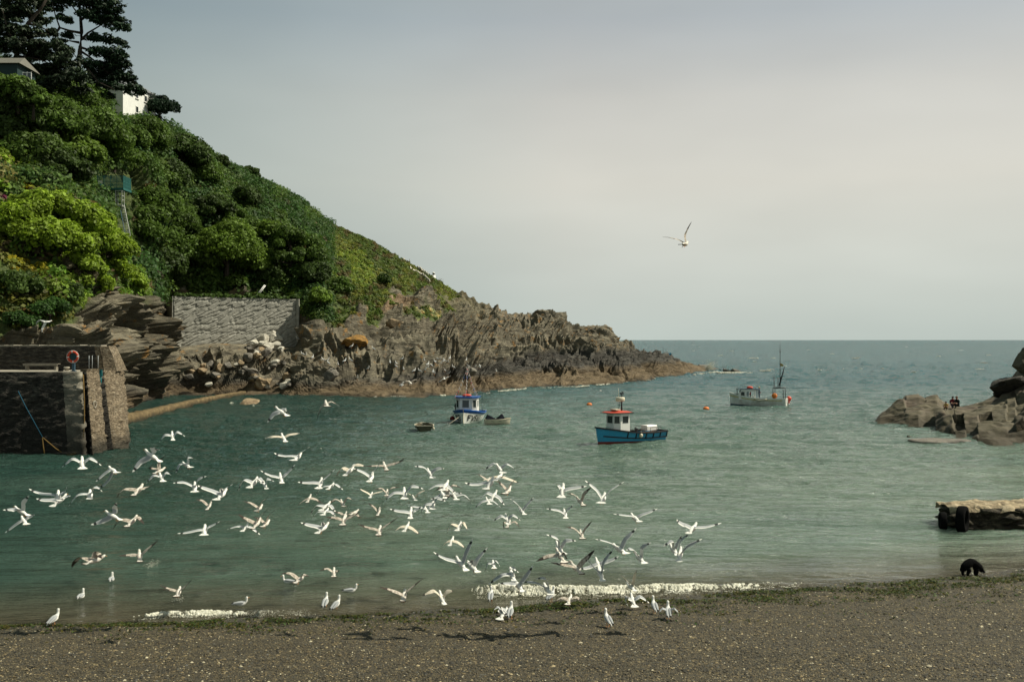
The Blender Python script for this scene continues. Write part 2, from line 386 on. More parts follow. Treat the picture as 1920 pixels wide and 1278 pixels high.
# rock displacement: slabs dipping down to the left
cu,su=math.cos(.62),math.sin(.62)
al=base[...,0]*cu+base[...,2]*su; ac=-base[...,0]*su+base[...,2]*cu; dy=base[...,1]
wq=fbm(base*.05,2,70)*7
st=lambda f,s,o,e=5.0: ridged(np.stack([al*f/e,(ac+wq)*f,dy*f*.14],-1),o,s,.55)
rk=ridged(base*np.array([.07,.07,.07]),3,50)*1.9+st(.32,52,3)*1.6+st(1.0,56,2,4)*.5+fbm(base*1.3,2,58)*.25
blk=np.round(fbm(np.stack([al*.10,(ac+wq)*.22,dy*.12],-1),2,59)*3.5)/3.5*1.5
rk=rk+blk-1.2
Mw=np.exp(-((U-650)/110)**2)*.45; rk=rk*(1-Mw)
al3=base[...,0]*.45+base[...,2]*.89; ac3=-base[...,0]*.89+base[...,2]*.45
Lw=np.clip((345-U)/50,0,1); rk=rk*(1-Lw)+Lw*(ridged(base*np.array([.10,.10,.13]),3,151,.5)*3.0+np.round(fbm(np.stack([al3*.14,ac3*.34,dy*.1],-1),2,155)*4)/4*2.4+ridged(np.stack([al3*.16,ac3*.62,dy*.12],-1),3,158,.5)*.95+ridged(np.stack([al*.5,ac*1.6,dy*.3],-1),3,161,.6)*.38-1.6)
mound=fbm(base*.09,3,30)*2.4+np.abs(fbm(base*.28,2,33))*1.5
low=np.clip((base[...,2]-.2)/3.0,.0,1.)
amp_r=(.28+.72*low)*np.clip((300-GD)/80,.6,1)
# keep behind the concrete wall clean
wm=np.clip((np.abs(U-432)-134)/7,0,1); wm=np.where((BPY<668)&(BPY>556)&(tt[:,None]>1.7)&(tt[:,None]<4.3),wm,1)
tipm=np.clip((1335-U)/60,0.15,1)
disp=(1-veg)*rk*amp_r*wm*tipm+veg*mound*.7*np.clip((U-0)/900*-.7+1.1,.35,1)
edge=np.clip((nr-16-np.arange(nr))/10,0,1)[:,None]*np.clip(tt[:,None]-.2,0,1)
ridgefix=np.clip(np.abs(tt[:,None]-7)/.5,.35,1)
disp=disp*np.where(tt[:,None]>6.4,ridgefix,1)*np.clip(tt[:,None]-.2,0,1)
HV=base+nrm*disp[...,None]*np.where(nrm[...,1:2]>0,-1,1)
HPX=960+HV[...,0]/HV[...,1]*F; HPY=637+(H-HV[...,2])/HV[...,1]*F
def surf(px,py):
    """world point and normal of the headland surface seen at a pixel"""
    c=int(np.argmin(np.abs(cols-px))); col=HPY[:,c]
    for i in range(12,nr-8):
        if col[i]<=py: break
    v=HV[i,c]; n=nrm[i,c]*(1 if nrm[i,c][1]<0 else -1)
    return Vector(v),Vector(n)
t=NT('headland_ground',.85,.25); p=t.pos()
vg=t.attr('veg','Fac')
sp=t.pos((.42,.35,1.5),(0,.62,0)); sp2=t.pos((.16,.12,.75),(0,.62,0))
n1=t.noise(sp,1.3,8,.68,.5); n2=t.noise(sp2,1.0,6,.6,.8); n3=t.noise(p,.16,4)
rc=t.ramp(n1,[(.30,(.026,.024,.019)),(.43,(.105,.092,.066)),(.57,(.215,.188,.130)),(.71,(.35,.31,.22)),(.85,(.49,.44,.32))])
rb=t.ramp(n2,[(.3,(.035,.034,.027)),(.5,(.14,.128,.093)),(.7,(.28,.25,.175))])
rc=t.mix(.45,rc,rb)
rc=t.mix(t.ramp(n3,[(.45,0.),(.7,.45)]),rc,(.115,.095,.065))
li=t.noise(p,.55,5,.7); up=t.z(); 
lich=t.math('MULTIPLY',t.ramp(li,[(.57,0.),(.66,.8)]),t.ramp(t.math('MULTIPLY',up[2],.05),[(.12,0.),(.3,1.)]))
rc=t.mix(lich,rc,(.30,.16,.045))
# tidal bands: brown weed low, black above it
tz=t.math('ADD',t.math('MULTIPLY',up[2],.1),t.math('MULTIPLY',t.noise(p,.25,4),.22))
east=t.new('ShaderNodeMapRange'); t.lk(up[0],east.inputs[0]); east.inputs[1].default_value=-22; east.inputs[2].default_value=8; ea=east.outputs[0]
tzd=t.math('SUBTRACT',tz,t.math('MULTIPLY',ea,.42)); rc=t.mix(t.ramp(tzd,[(.26,.85),(.40,0.)]),rc,t.ramp(n1,[(.3,(.02,.019,.018)),(.6,(.065,.062,.055)),(.8,(.13,.12,.10))]))
tzb=t.math('SUBTRACT',tz,t.math('MULTIPLY',ea,.12)); rc=t.mix(t.ramp(tzb,[(.22,.9),(.33,0.)]),rc,t.ramp(n1,[(.3,(.05,.036,.02)),(.55,(.15,.11,.062)),(.8,(.28,.21,.13))]))
rc=t.mix(t.ramp(tz,[(.09,.9),(.16,0.)]),rc,(.022,.02,.015))
gn=t.noise(p,1.3,6,.7); gc=t.ramp(gn,[(.3,(.03,.04,.014)),(.5,(.06,.085,.024)),(.7,(.12,.135,.04))])
gs=t.attr('grass','Fac'); gy=t.ramp(gn,[(.3,(.06,.06,.03)),(.6,(.15,.13,.065)),(.8,(.22,.19,.11))])
rc=t.mix(t.math('MULTIPLY',gs,t.ramp(t.noise(p,.5,4),[(.35,.3),(.6,.95)])),rc,gy)
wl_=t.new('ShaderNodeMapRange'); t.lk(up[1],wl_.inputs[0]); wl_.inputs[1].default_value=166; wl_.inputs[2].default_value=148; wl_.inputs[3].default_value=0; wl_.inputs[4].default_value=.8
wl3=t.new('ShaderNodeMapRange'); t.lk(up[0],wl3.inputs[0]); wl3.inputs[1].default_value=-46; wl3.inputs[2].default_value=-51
rc=t.mix(t.math('MULTIPLY',wl_.outputs[0],wl3.outputs[0]),rc,t.mix(1.0,rc,(.42,.41,.38),'MULTIPLY'))  # deep shade of the left cliff put into the rock colour by position
fin=t.mix(vg,rc,gc); so_=t.attr('soil','Fac'); fin=t.mix(t.math('MULTIPLY',so_,t.ramp(t.noise(p,.6,4,.6),[(.3,.5),(.6,1.)])),fin,(.30,.21,.13))
t.col(fin)
b1=t.bump(n1,.9,.45); b2=t.bump(n2,.8,.9,b1); t.bump(t.noise(sp,5,5,.7),.7,.15,b2)
soil=np.clip((1-((U-738)/34)**2-((BPY-578)/17)**2)*2,0,1)
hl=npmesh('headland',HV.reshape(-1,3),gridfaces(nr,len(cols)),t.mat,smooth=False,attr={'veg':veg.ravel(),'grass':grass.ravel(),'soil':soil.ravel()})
hl.data.polygons.foreach_set('use_smooth',(veg[:-1,:-1]>.5).ravel())
tag(hl,kind='structure'); M_ROCK=t.mat
# sea bed stays separate; small reef beyond the tip
# ================================================================ plants
def leafmat(name,trans=.25):
    t=NT(name,.6,.25); c=t.attr('tint'); p=t.pos()
    t.col(t.mix(.35,c,t.ramp(t.noise(p,.9,3),[(.3,(.55,.55,.55)),(.7,(1.35,1.3,1.2))]),'MULTIPLY'))
    tr=t.new('ShaderNodeBsdfTranslucent'); t.lk(c,tr.inputs[0]); m=t.new('ShaderNodeMixShader'); m.inputs[0].default_value=trans
    t.lk(t.b.outputs[0],m.inputs[1]); t.lk(tr.outputs[0],m.inputs[2]); t.lk(m.outputs[0],t.out.inputs[0]); return t.mat
M_LEAF=leafmat('leaves',.38); M_NEEDLE=leafmat('pine_needles',.08)
t=NT('bark',.9,.2); p=t.pos((1,1,.25)); t.col(t.ramp(t.noise(p,3,5,.7),[(.3,(.02,.017,.014)),(.7,(.075,.06,.045))])); t.bump(t.noise(p,4,5),.6,.06); M_BARK=t.mat
def cards(c,nrm_,size,tint,rs,aspect=1.5,jit=.7):
    """leaf-sized quads: centres, facing, size, colour"""
    n=len(c); nn=nrm_+rs.normal(0,jit,(n,3)); nn/=np.linalg.norm(nn,axis=1,keepdims=True)+1e-9
    a=np.cross(nn,rs.normal(0,1,(n,3))); a/=np.linalg.norm(a,axis=1,keepdims=True)+1e-9; b=np.cross(nn,a)
    s=(size*rs.uniform(.6,1.35,n))[:,None]; a=a*s*aspect*.5; b=b*s*.5
    k=rs.uniform(.2,.6,(n,1)); V=np.stack([c-a,c-b+a*(k-.4)+nn*s*.12,c+a,c+b-a*(k-.4)+nn*s*.12],1)
    return V.reshape(-1,3),np.arange(n*4).reshape(n,4),np.repeat(tint,4,axis=0)
def sphere_pts(n,rs,up=-.35):
    d=rs.normal(0,1,(n*2,3)); d/=np.linalg.norm(d,axis=1,keepdims=True); d=d[d[:,2]>up][:n]; return d
# colour and size of growth by place on the slope (photo pixels of the slope point)
def zone(px,py):
    g=lambda cx,cy,rx,ry: math.exp(-(((px-cx)/rx)**2+((py-cy)/ry)**2))
    cr=pnoise(np.array([[px*.02,py*.02,0]]),77)[0]*1.3; c2=pnoise(np.array([[px*.07,py*.09,3]]),78)[0]
    base_=np.array((.040,.085,.020)); r=1.5
    spur=np.interp(px,[0,60,110,180,220,262,300],[345,352,362,402,440,520,565])
    if px<275 and py>spur+2:
        base_=np.array((.085,.165,.022)); r=1.15
        if px<130 and py>440+px*1.1: base_=np.array((.065,.085,.018)); r=.9
        if cr>.22: base_=np.array((.045,.085,.02))
        if c2>.33: base_=np.array((.085,.075,.045)); 
        if g(85,352,45,16)>.45: base_=np.array((.21,.22,.02)); r=.7
        if g(22,382,34,14)>.45: base_=np.array((.22,.075,.16)); r=.6
        if g(50,500,40,30)>.5 and c2>0: base_=np.array((.20,.20,.018)); r=.6
        if g(62,520,30,22)>.3 and c2>-.1: base_=np.array((.19,.19,.018)); r=.6
    elif px<620:
        base_=np.array((.030,.070,.020)) if cr<.05 else np.array((.048,.095,.022)); r=1.9-max(0,(px-300))/420*.8
        if px<130 and py<260: base_=np.array((.03,.058,.02))
        if c2>.36 and px>150: base_=np.array((.07,.065,.035)); r=1.0
        if px<130 and 230<py<350 : base_=np.array((.035,.075,.02)) if c2<.15 else np.array((.14,.15,.06))
    else:
        base_=np.array((.062,.100,.024)) if cr<.1 else np.array((.10,.135,.032)); r=.5
        if c2>.28: base_=np.array((.075,.075,.033))
        if 600<px<700 and 470<py<540 and cr>-.15: base_=np.array((.12,.18,.035))
        if g(800,592,35,14)>.3 and c2>.0: base_=np.array((.32,.33,.18))
    return base_,r
rs=np.random.default_rng(11)
ci=rs.integers(50,len(cols)-2,60000); ri=rs.integers(60,nr-16,60000)
area=np.linalg.norm(np.cross(du[ri,ci],dv[ri,ci]),axis=1); amax=np.percentile(area,99)
ok=(rs.uniform(0,1,60000)<area/amax*1.4)&(veg[ri,ci]>.5)
dens=np.interp(cols[ci],[-20,300,600,900],[.55,.6,1,1]); ok&=rs.uniform(0,1,60000)<dens
ri=ri[ok][:19000]; ci=ci[ok][:19000]
BV=[];BF=[];BT=[];off=0
for a,b in zip(ri,ci):
    c=HV[a,b]; px,py=HPX[a,b],HPY[a,b]
    if px>885: continue
    if px>700 and rs.uniform()<.25: continue
    if (172<px<255 and 318<py<362) or (215<px<248 and 360<py<455 and rs.uniform()<.8): continue
    if 195<px<256 and py<236: continue
    tint,r=zone(px,py); r*=rs.uniform(.6,1.35)
    lift=.25 if px<600 else .1
    # keep the ladder gully and the lift platform visible
    if 196<px<262 and 322<py<500 and r>.6: r=.5
    m=int(26+18*r) if px<600 else int(20+14*r)
    d=sphere_pts(m,rs); m=len(d)
    rad_=r*(.72+.28*rs.uniform(0,1,m)**.5)[:,None]*(1+.35*pnoise(d*1.7+c,81))[:,None]
    cc=c+d*rad_*np.array([1,1,.8])+np.array([0,0,r*lift])
    tn=tint*np.array([1.6,1.42,1.15])*rs.uniform(.68,1.35)*np.array([rs.uniform(.85,1.2),1,rs.uniform(.8,1.2)])
    tt_=tn*rs.uniform(.7,1.3,(m,1))
    v,f,q=cards(cc,d*1.2+np.array([0,0,.5]),.38 if px<330 else (.40 if px<560 else .30),tt_,rs)
    BV.append(v);BF.append(f+off);BT.append(q);off+=len(v)
o=npmesh('hillside_scrub',np.concatenate(BV),np.concatenate(BF),M_LEAF,attr={'tint':np.concatenate(BT).clip(0,1)})
tag(o,'dense green scrub, gorse and grass covering the headland slope','scrub',kind='stuff')
print('scrub quads',off//4,len(BV))
# ---------------------------------------------------------------- broadleaf trees and bushes
def crown_mesh(name,R,hs,tint,rs,n=2600,size=.42,lobes=16,flat=.8):
    L=sphere_pts(int(lobes*1.3),rs,-.25)*R*rs.uniform(.55,.95,(1,1))*rs.uniform(.75,1.15,(1,3))*np.array([1,1,flat])+np.array([0,0,hs]); lr=R*rs.uniform(.20,.46,len(L))
    V=[];Fq=[];T=[];off=0
    for c,r in zip(L,lr):
        m=int(n/lobes); d=sphere_pts(m,rs,-.6); m=len(d)
        rr=r*(1-.38*rs.uniform(0,1,m)**2.2)[:,None]*(1+.3*pnoise(d*2+c,5))[:,None]
        tn=tint*rs.uniform(.7,1.3); v,f,q=cards(c+d*rr*np.array([1,1,.8]),d+np.array([0,0,.4]),size,tn*rs.uniform(.65,1.35,(m,1)),rs)
        V.append(v);Fq.append(f+off);T.append(q);off+=len(v)
    me=npmesh(name,np.concatenate(V),np.concatenate(Fq),M_LEAF,attr={'tint':np.concatenate(T).clip(0,1)}); return me,L
def trunk_mesh(name,h,r,tips,rs,parent):
    mb=MB(); top=Vector((rs.uniform(-.2,.2)*h*.3,rs.uniform(-.2,.2)*h*.3,h)); mb.tube([(0,0,-1.2),(0.05,0,0),top*.5+Vector((.1,0,0)),top],[r*1.3,r,r*.75,r*.5],7)
    for tpt in tips: 
        q=Vector(tpt); s=top*.55 if q.z<h*1.2 else top
        mb.tube([s*.9,(s+q)/2+Vector((0,0,-.15)),q],[r*.45,r*.28,r*.08],5)
    return mb.build(name,M_BARK,parent)
KINDS={}
def make_tree(kind,loc,R,label,cat,group,name,seed):
    tint,size,flat,lob=kind
    R=float(min([1.4,1.8,2.2,2.6,3.2,3.8,4.6,5.4,6.4,7.6],key=lambda q:abs(q-R))); r_=np.random.default_rng(seed); key=(kind,seed%3,R)
    root=empty(name,loc,0,label,cat,group)
    if key not in KINDS:
        c,L=crown_mesh('crown',R,R*.66,np.array(tint),r_,size=min(.36,size*.8),flat=flat,lobes=int(lob*(.5+R/6)),n=int(min(14000,900+R*R*330))); c.parent=root
        tr=trunk_mesh('trunk',R*.6,.07*R,L[:7],r_,root); KINDS[key]=(c,tr)
    else:
        for s in KINDS[key]:
            d=s.copy(); COL.objects.link(d); d.parent=root
    root.rotation_euler[2]=seed*1.7+R+loc[0]
    return root
DK=((.052,.088,.018),.50,.85,18); MD=((.082,.140,.022),.48,.8,20); BR=((.125,.20,.026),.5,.75,22); LI=((.19,.28,.022),.42,.6,18); BN=((.11,.10,.055),.4,.7,14)
TG='trees and bushes on the wooded slope'
# px,py of the crown centre, radius, kind, seed, label
TREES=[
(425,468,8.0,BR,1,'broad bright green tree just above the middle of the concrete wall','tree'),
(352,490,7.0,MD,2,'round dark green tree above the left end of the concrete wall','tree'),
(470,498,4.8,BR,3,'low spreading tree right above the concrete wall, next to the leaning poles','tree'),
(545,478,5.5,MD,4,'dark rounded tree above the right end of the concrete wall','tree'),
(395,528,3.2,MD,5,None,None),(322,530,3.4,DK,6,None,None),(440,532,2.8,MD,5,None,None),(505,524,3.0,DK,6,None,None),(300,505,4.2,DK,2,None,None),
(338,300,5.6,DK,6,'large dark bush on the skyline right of the white house','bush'),
(310,330,5.0,DK,2,None,None),(385,332,4.0,MD,4,None,None),(412,308,2.4,DK,6,'small dark round bush standing on the skyline','bush'),
(470,330,2.2,DK,2,'tiny bush with thin shoots on the skyline mid slope','bush'),
(130,205,6.5,MD,1,'leafy tree in front of the tall pine, left of the white house','tree'),
(172,262,5.4,MD,3,None,None),(215,292,4.6,MD,4,None,None),(140,290,5.0,BR,5,None,None),(270,265,4.2,MD,5,None,None),(302,338,3.8,MD,1,None,None),(238,268,3.8,MD,3,None,None),
(95,240,6.0,MD,4,None,None),(60,215,5.5,DK,2,None,None),(20,250,5.5,DK,6,None,None),(105,325,4.0,DK,6,'dark bushy tree left of the green platform','tree'),(60,300,5.0,MD,5,None,None),
(15,310,5.0,LI,7,'yellow green leafy tree at the left edge above the pink flowers','tree'),
(290,395,5.0,MD,3,None,None),(330,420,4.5,MD,5,None,None),(285,440,4.2,MD,1,None,None),(395,400,3.6,DK,6,None,None),(450,420,3.0,MD,4,None,None),
(500,440,3.0,BR,5,None,None),(590,520,3.0,DK,6,None,None),(600,560,2.6,BR,3,None,None),(640,540,2.2,MD,4,None,None),(560,560,2.2,BR,5,None,None),
(720,528,1.8,DK,6,None,None),(520,405,2.0,MD,1,None,None),(460,375,3.0,DK,6,None,None),
(30,410,2.6,LI,7,None,None),(80,400,3.0,LI,8,None,None),(130,405,3.0,LI,7,None,None),(165,430,3.0,LI,8,None,None),(60,450,3.0,LI,8,None,None),(115,460,3.2,LI,7,None,None),(195,470,3.0,LI,7,None,None),
(150,500,2.8,LI,8,None,None),(215,510,2.8,LI,7,None,None),(240,535,2.2,LI,8,'low bright green bush overhanging the rocks at the end of the spur','bush'),(175,535,2.4,LI,7,None,None),
(30,540,2.6,((.06,.10,.02),.3,.6,14),9,None,None),(95,588,2.6,((.045,.10,.02),.25,.6,14),10,'soft feathery green shrub on the rocks above the stone pier','shrub'),(38,604,2.4,((.045,.10,.02),.25,.6,14),10,None,None),(130,560,1.6,((.06,.10,.02),.3,.6,14),9,None,None),
(115,500,1.4,BN,11,None,None),(60,470,1.4,BN,11,None,None),(150,520,1.8,BN,11,'bare brown dead shrub on the rocks below the bright spur','shrub'),
(270,570,1.6,BN,11,None,None),(285,520,2.0,BN,11,None,None)]
for i,(px,py,R,kd,sd_,lb,ct) in enumerate(TREES):
    s,n=surf(px,min(py+R*4,640)); D=s.y-R*.35+(2.5 if 320<px<560 and py>480 else 0); pp=P(px,py,D)
    pp.z-=R*.62
    name={'tree':'broadleaf_tree','bush':'bush','shrub':'shrub'}.get(ct,'bush' if R<3.5 else 'broadleaf_tree')
    if lb is None:
        bright=kd is LI
        dk={DK:'dark green',MD:'green',BR:'fresh green',LI:'bright yellow green',BN:'brown twiggy'}.get(kd,'olive green')
        lb=f"{dk} {'bush' if R<3.5 else 'tree'} merging into the growth on the headland slope"; ct='bush' if R<3.5 else 'tree'
        g=TG+', '+dk+(' bushes' if R<3.5 else ' trees')
    else: g=None
    make_tree(kd,pp,R,lb,ct,g,name,sd_)
for px,py,R,sd_ in((2,150,3.6,1),(34,160,3.4,3),(62,172,3.0,4)):
    make_tree(MD,P(px,py+38,140),R*.8,'leafy green tree hiding the front of the upper left building','tree','trees in front of the upper left building','broadleaf_tree',sd_)
# two dark conifers beside the white house
for px,py,R,sd_,lb in((262,196,2.2,21,'dark evergreen directly right of the white house'),(300,214,3.8,22,'rounded dark conifer standing out against the sky right of the white house')):
    make_tree(((.016,.036,.018),.45,.9,16),P(px,py+(8 if R<3 else 20),205),R,lb,'conifer',None,'conifer_tree',sd_)
# ---------------------------------------------------------------- pines
def pine(D,trunk,branches,pads,label,seed,tint=(.016,.036,.016),r0=.55):
    rs=np.random.default_rng(seed); b=P(*trunk[0],D); root=empty('pine_tree',b,0,label,'pine tree')
    mb=MB(); tp=[P(x,y,D)-b for x,y in trunk]; n=len(tp); mb.tube(tp,[r0*(1-.72*i/(n-1)) for i in range(n)],8)
    for br in branches:
        dd=rs.uniform(-3.5,3.5); k=len(br); pts=[P(x,y,D+dd*i/(k-1))-b for i,(x,y) in enumerate(br)]
        mb.tube(pts,[.24*(1-.75*i/(k-1)) for i in range(k)],6)
    V=[];Fq=[];T=[];off=0; pad3=[]
    for (px,py,rx,ry) in pads:
        c0=P(px,py,D+rs.uniform(-3,3))-b; RX=rx/F*D; RZ=ry/F*D; pad3.append(c0)
        mt=int(9+RX*RZ*9)
        for k in range(mt):      # tufts
            q=rs.normal(0,.45,3).clip(-1,1); c=np.array(c0)+q*np.array([RX,RX*.8,RZ]); tr=rs.uniform(.45,.8)
            m=34; d=sphere_pts(m,rs,-.3); m=len(d); cc=c+d*tr*np.array([1.15,1.15,.6])*rs.uniform(.5,1,(m,1))
            tn=np.array(tint)*rs.uniform(.6,1.6)
            v,f,qq=cards(cc,d+np.array([0,0,.6]),.26,tn*rs.uniform(.7,1.4,(m,1)),rs,aspect=2.6); V.append(v);Fq.append(f+off);T.append(qq);off+=len(v)
        for k in range(3):
            e_=np.array(c0)+rs.normal(0,.5,3)*np.array([RX,RX*.6,RZ]); mb.tube([Vector(c0)-Vector((0,0,RZ*.6)),(Vector(c0)+Vector(e_))/2,Vector(e_)],[.09,.06,.03],4)
    mb.build('trunk',M_BARK,root)
    o=npmesh('crown',np.concatenate(V),np.concatenate(Fq),M_NEEDLE,root,attr={'tint':np.concatenate(T).clip(0,1)})
    print('pine',off//4)
pine(176,[(140,200),(146,150),(150,95),(153,60),(150,20),(146,-30)],
 [[(152,75),(165,62),(185,50),(200,40)],[(151,62),(130,58),(112,52),(104,30),(98,5)],[(149,95),(165,105),(185,120),(205,140)],[(148,80),(125,76)],[(150,40),(170,20),(185,0)],[(146,110),(165,130),(185,155),(215,168)],[(150,30),(135,12)],[(112,52),(100,70)],[(148,88),(170,95),(190,98)]],
 [(175,5,34,20),(205,20,26,16),(215,42,24,14),(190,38,20,12),(165,28,18,14),(228,50,12,8),(200,-10,30,18),(150,-15,34,22),
  (180,72,24,7),(205,76,18,6),(228,80,8,4),(195,100,30,14),(220,105,24,14),(205,125,34,14),(232,122,14,10),(190,140,26,12),(222,146,24,12),(245,150,14,10),(236,165,26,8),(262,172,12,7),(205,160,20,8),
  (125,38,14,7),(95,12,26,14),(120,0,24,12),(110,80,16,8),(132,68,10,6),(165,150,20,10),(170,120,16,10),(200,180,14,6)],
 'tall pine with layered flat crown standing out on the skyline above the white house',31)
pine(158,[(14,190),(22,150),(30,110),(36,80),(52,45),(78,15),(95,-15)],
 [[(34,85),(15,60),(5,20)],[(52,45),(70,48),(95,60)],[(30,105),(50,108),(75,112),(95,120)],[(60,30),(45,5)],[(36,80),(60,78),(90,85)]],
 [(10,20,34,20),(45,20,30,16),(70,38,24,12),(20,55,34,16),(60,62,30,14),(95,62,16,8),(85,85,30,12),(45,85,36,12),(10,85,30,14),(100,105,28,10),(60,105,36,10),(125,112,26,12),(20,-5,40,16),(70,2,24,12),
  (75,128,30,12),(110,135,30,14),(140,145,26,14),(30,118,20,8),(100,158,26,12),(150,170,20,10),(-15,50,30,30),(125,95,14,8)],
 'massive leaning pine filling the upper left corner with a dark spreading crown',32,tint=(.020,.034,.015))
# ================================================================ stone pier
def stonemat(name,cols_,courses=(1.2,1.2,5.0),scale=1.6,bs=.9,weed=None,plaster=False,wet=True):
    t=NT(name,.85,.25); p=t.pos(courses); q=t.pos()
    n=t.noise(p,scale,6,.7,.2); c=t.ramp(n,cols_); v=t.vor(p,scale*1.4,out='Color'); s=t.new('ShaderNodeSeparateColor'); t.lk(v,s.inputs[0])
    c=t.mix(.55,c,t.ramp(s.outputs[0],[(0,.35),(.5,.85),(1,1.5)]),'MULTIPLY')
    up=t.z(); zz=t.math('ADD',t.math('MULTIPLY',up[2],.1),t.math('MULTIPLY',t.noise(q,.6,5,.65),.3))
    if plaster: c=t.mix(t.ramp(zz,[(.60,0.),(.66,.8)]),c,(.30,.28,.23))
    if wet: c=t.mix(t.ramp(zz,[(.18,.9),(.30,0.)]),c,(.03,.028,.02))
    if weed: c=t.mix(t.ramp(t.math('ADD',zz,0.0),[(.28,.75),(.68,0.)]),c,weed)
    t.col(c); b=t.bump(t.vor(p,scale*1.4,'DISTANCE_TO_EDGE'),bs,.12); t.bump(n,bs,.16,b); return t.mat
M_PSHADE=stonemat('stone_shaded',[(.3,(.014,.013,.011)),(.5,(.045,.040,.032)),(.66,(.12,.11,.085)),(.8,(.26,.24,.19))],weed=(.018,.016,.013))  # darker copy of the stone, carries the shade of the front face
M_PLIT=stonemat('stone_lit',[(.3,(.07,.055,.035)),(.5,(.22,.17,.11)),(.7,(.36,.31,.23)),(.85,(.48,.46,.38))],(1.3,1.3,3.4),2.4,1.0,plaster=False)  # paler copy of the stone for the faces the sun hits
t=NT('pier_paving',.8,.3); p=t.pos(); n=t.noise(p,.9,6,.65); t.col(t.ramp(n,[(.3,(.20,.18,.14)),(.6,(.34,.31,.25)),(.8,(.42,.39,.33))])); t.bump(n,.5,.1); M_PAVE=t.mat
pier=empty('stone_pier',(-31,78,0),0,'dark stone harbour pier with flat quay top on the left','pier')
ORG=Vector((-31,78,0))
# plan outline: base (z=-2) and top (z=6.1) corners, seen from the water round to the back
def arc(a,b,c,n=6): return [tuple((1-t_)**2*a[k]+2*t_*(1-t_)*b[k]+t_**2*c[k] for k in range(2)) for t_ in np.linspace(0,1,n)]
bs_=[(-95,75.2),(-60,74.9),(-40,74.7)]+arc((-35,74.5),(-31.8,74.2),(-30.98,74.0),7)+[(-31.7,74.35),(-31.5,74.9),(-30.6,74.35),(-30.62,75.8),(-30.66,77.3),(-31.2,77.35),(-31.0,77.85),(-30.4,77.85),(-30.1,78.6),(-29.8,79.3),(-31.5,84),(-34,87),(-95,89)]
ts_=[(-95,76.6),(-60,76.5),(-40,76.4)]+arc((-36,76.3),(-33.4,76.1),(-32.35,76.3),7)+[(-32.9,76.6),(-32.75,77.1),(-32.2,76.65),(-32.2,77.8),(-32.2,79.0),(-32.8,79.05),(-32.65,79.6),(-32.1,79.6),(-32.0,80.8),(-31.9,82),(-32.6,85),(-34.4,87),(-95,89)]
def loftwall(bp,tp,z0,z1,nz,sub,name,mats,parent,org,mif,amp=.05):
    B=[];T=[];sg=[]
    for i in range(len(bp)-1):
        L=math.dist(bp[i],bp[i+1]); n=max(1,int(L/sub))
        for k in range(n):
            f=k/n; B.append([bp[i][0]*(1-f)+bp[i+1][0]*f,bp[i][1]*(1-f)+bp[i+1][1]*f]); T.append([tp[i][0]*(1-f)+tp[i+1][0]*f,tp[i][1]*(1-f)+tp[i+1][1]*f]); sg.append(i)
    B.append(bp[-1]);T.append(tp[-1]); B=np.array(B);T=np.array(T); f=np.linspace(0,1,nz)[:,None,None]
    XY=B*(1-f)+T*f; zz=np.broadcast_to(z0+(z1-z0)*f[...,0],XY.shape[:2]); V=np.dstack([XY,zz])
    tg=np.gradient(XY,axis=1); nn=np.stack([tg[...,1],-tg[...,0]],-1); nn/=np.linalg.norm(nn,axis=-1,keepdims=True)+1e-6
    q=V*np.array([1.1,1.1,3.6]); d=(np.abs(fbm(q,2,90))*1.6-.3)*amp*2.2; d[-1]=0
    V[...,:2]+=nn*d[...,None]; V=V-np.array(org)
    fc=gridfaces(nz,len(B)); mi=np.array([mif(sg[j]) for i in range(nz-1) for j in range(len(B)-1)])
    return npmesh(name,V.reshape(-1,3),fc,parent=parent,mats=mats,mi=mi),T
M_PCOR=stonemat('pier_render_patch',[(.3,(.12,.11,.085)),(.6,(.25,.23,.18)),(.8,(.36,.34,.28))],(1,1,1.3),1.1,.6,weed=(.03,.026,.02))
wallA,topo=loftwall(bs_,ts_,-2,6.1,50,.35,'quay_wall',[M_PSHADE,M_PLIT,M_PCOR],pier,ORG,lambda i:0 if i<6 else (2 if i<9 else (0 if i in(9,10,11,14,15,16) else 1)),.10)  # shaded copy on the front and in the grooves, lit copy on the end
mb=MB(); n=len(topo); mb.add([(x-ORG.x,y-ORG.y,6.1) for x,y in topo],[tuple(range(n))]); mb.build('quay_top',M_PAVE,pier)
# coping of upright stones along the end face
for s0,s1 in((12,14),(17,19)):
    mb=MB()
    a=Vector((*ts_[s0],6.1));b=Vector((*ts_[s1],6.1)); m=int((b-a).length/.24)
    for k in range(m):
        c=a.lerp(b,(k+.5)/m)+Vector((-.22,0,.06)); mb.box(c-ORG,(.5,.18,.2+random.uniform(0,.05)))
    mb.build('coping',M_PLIT,pier)
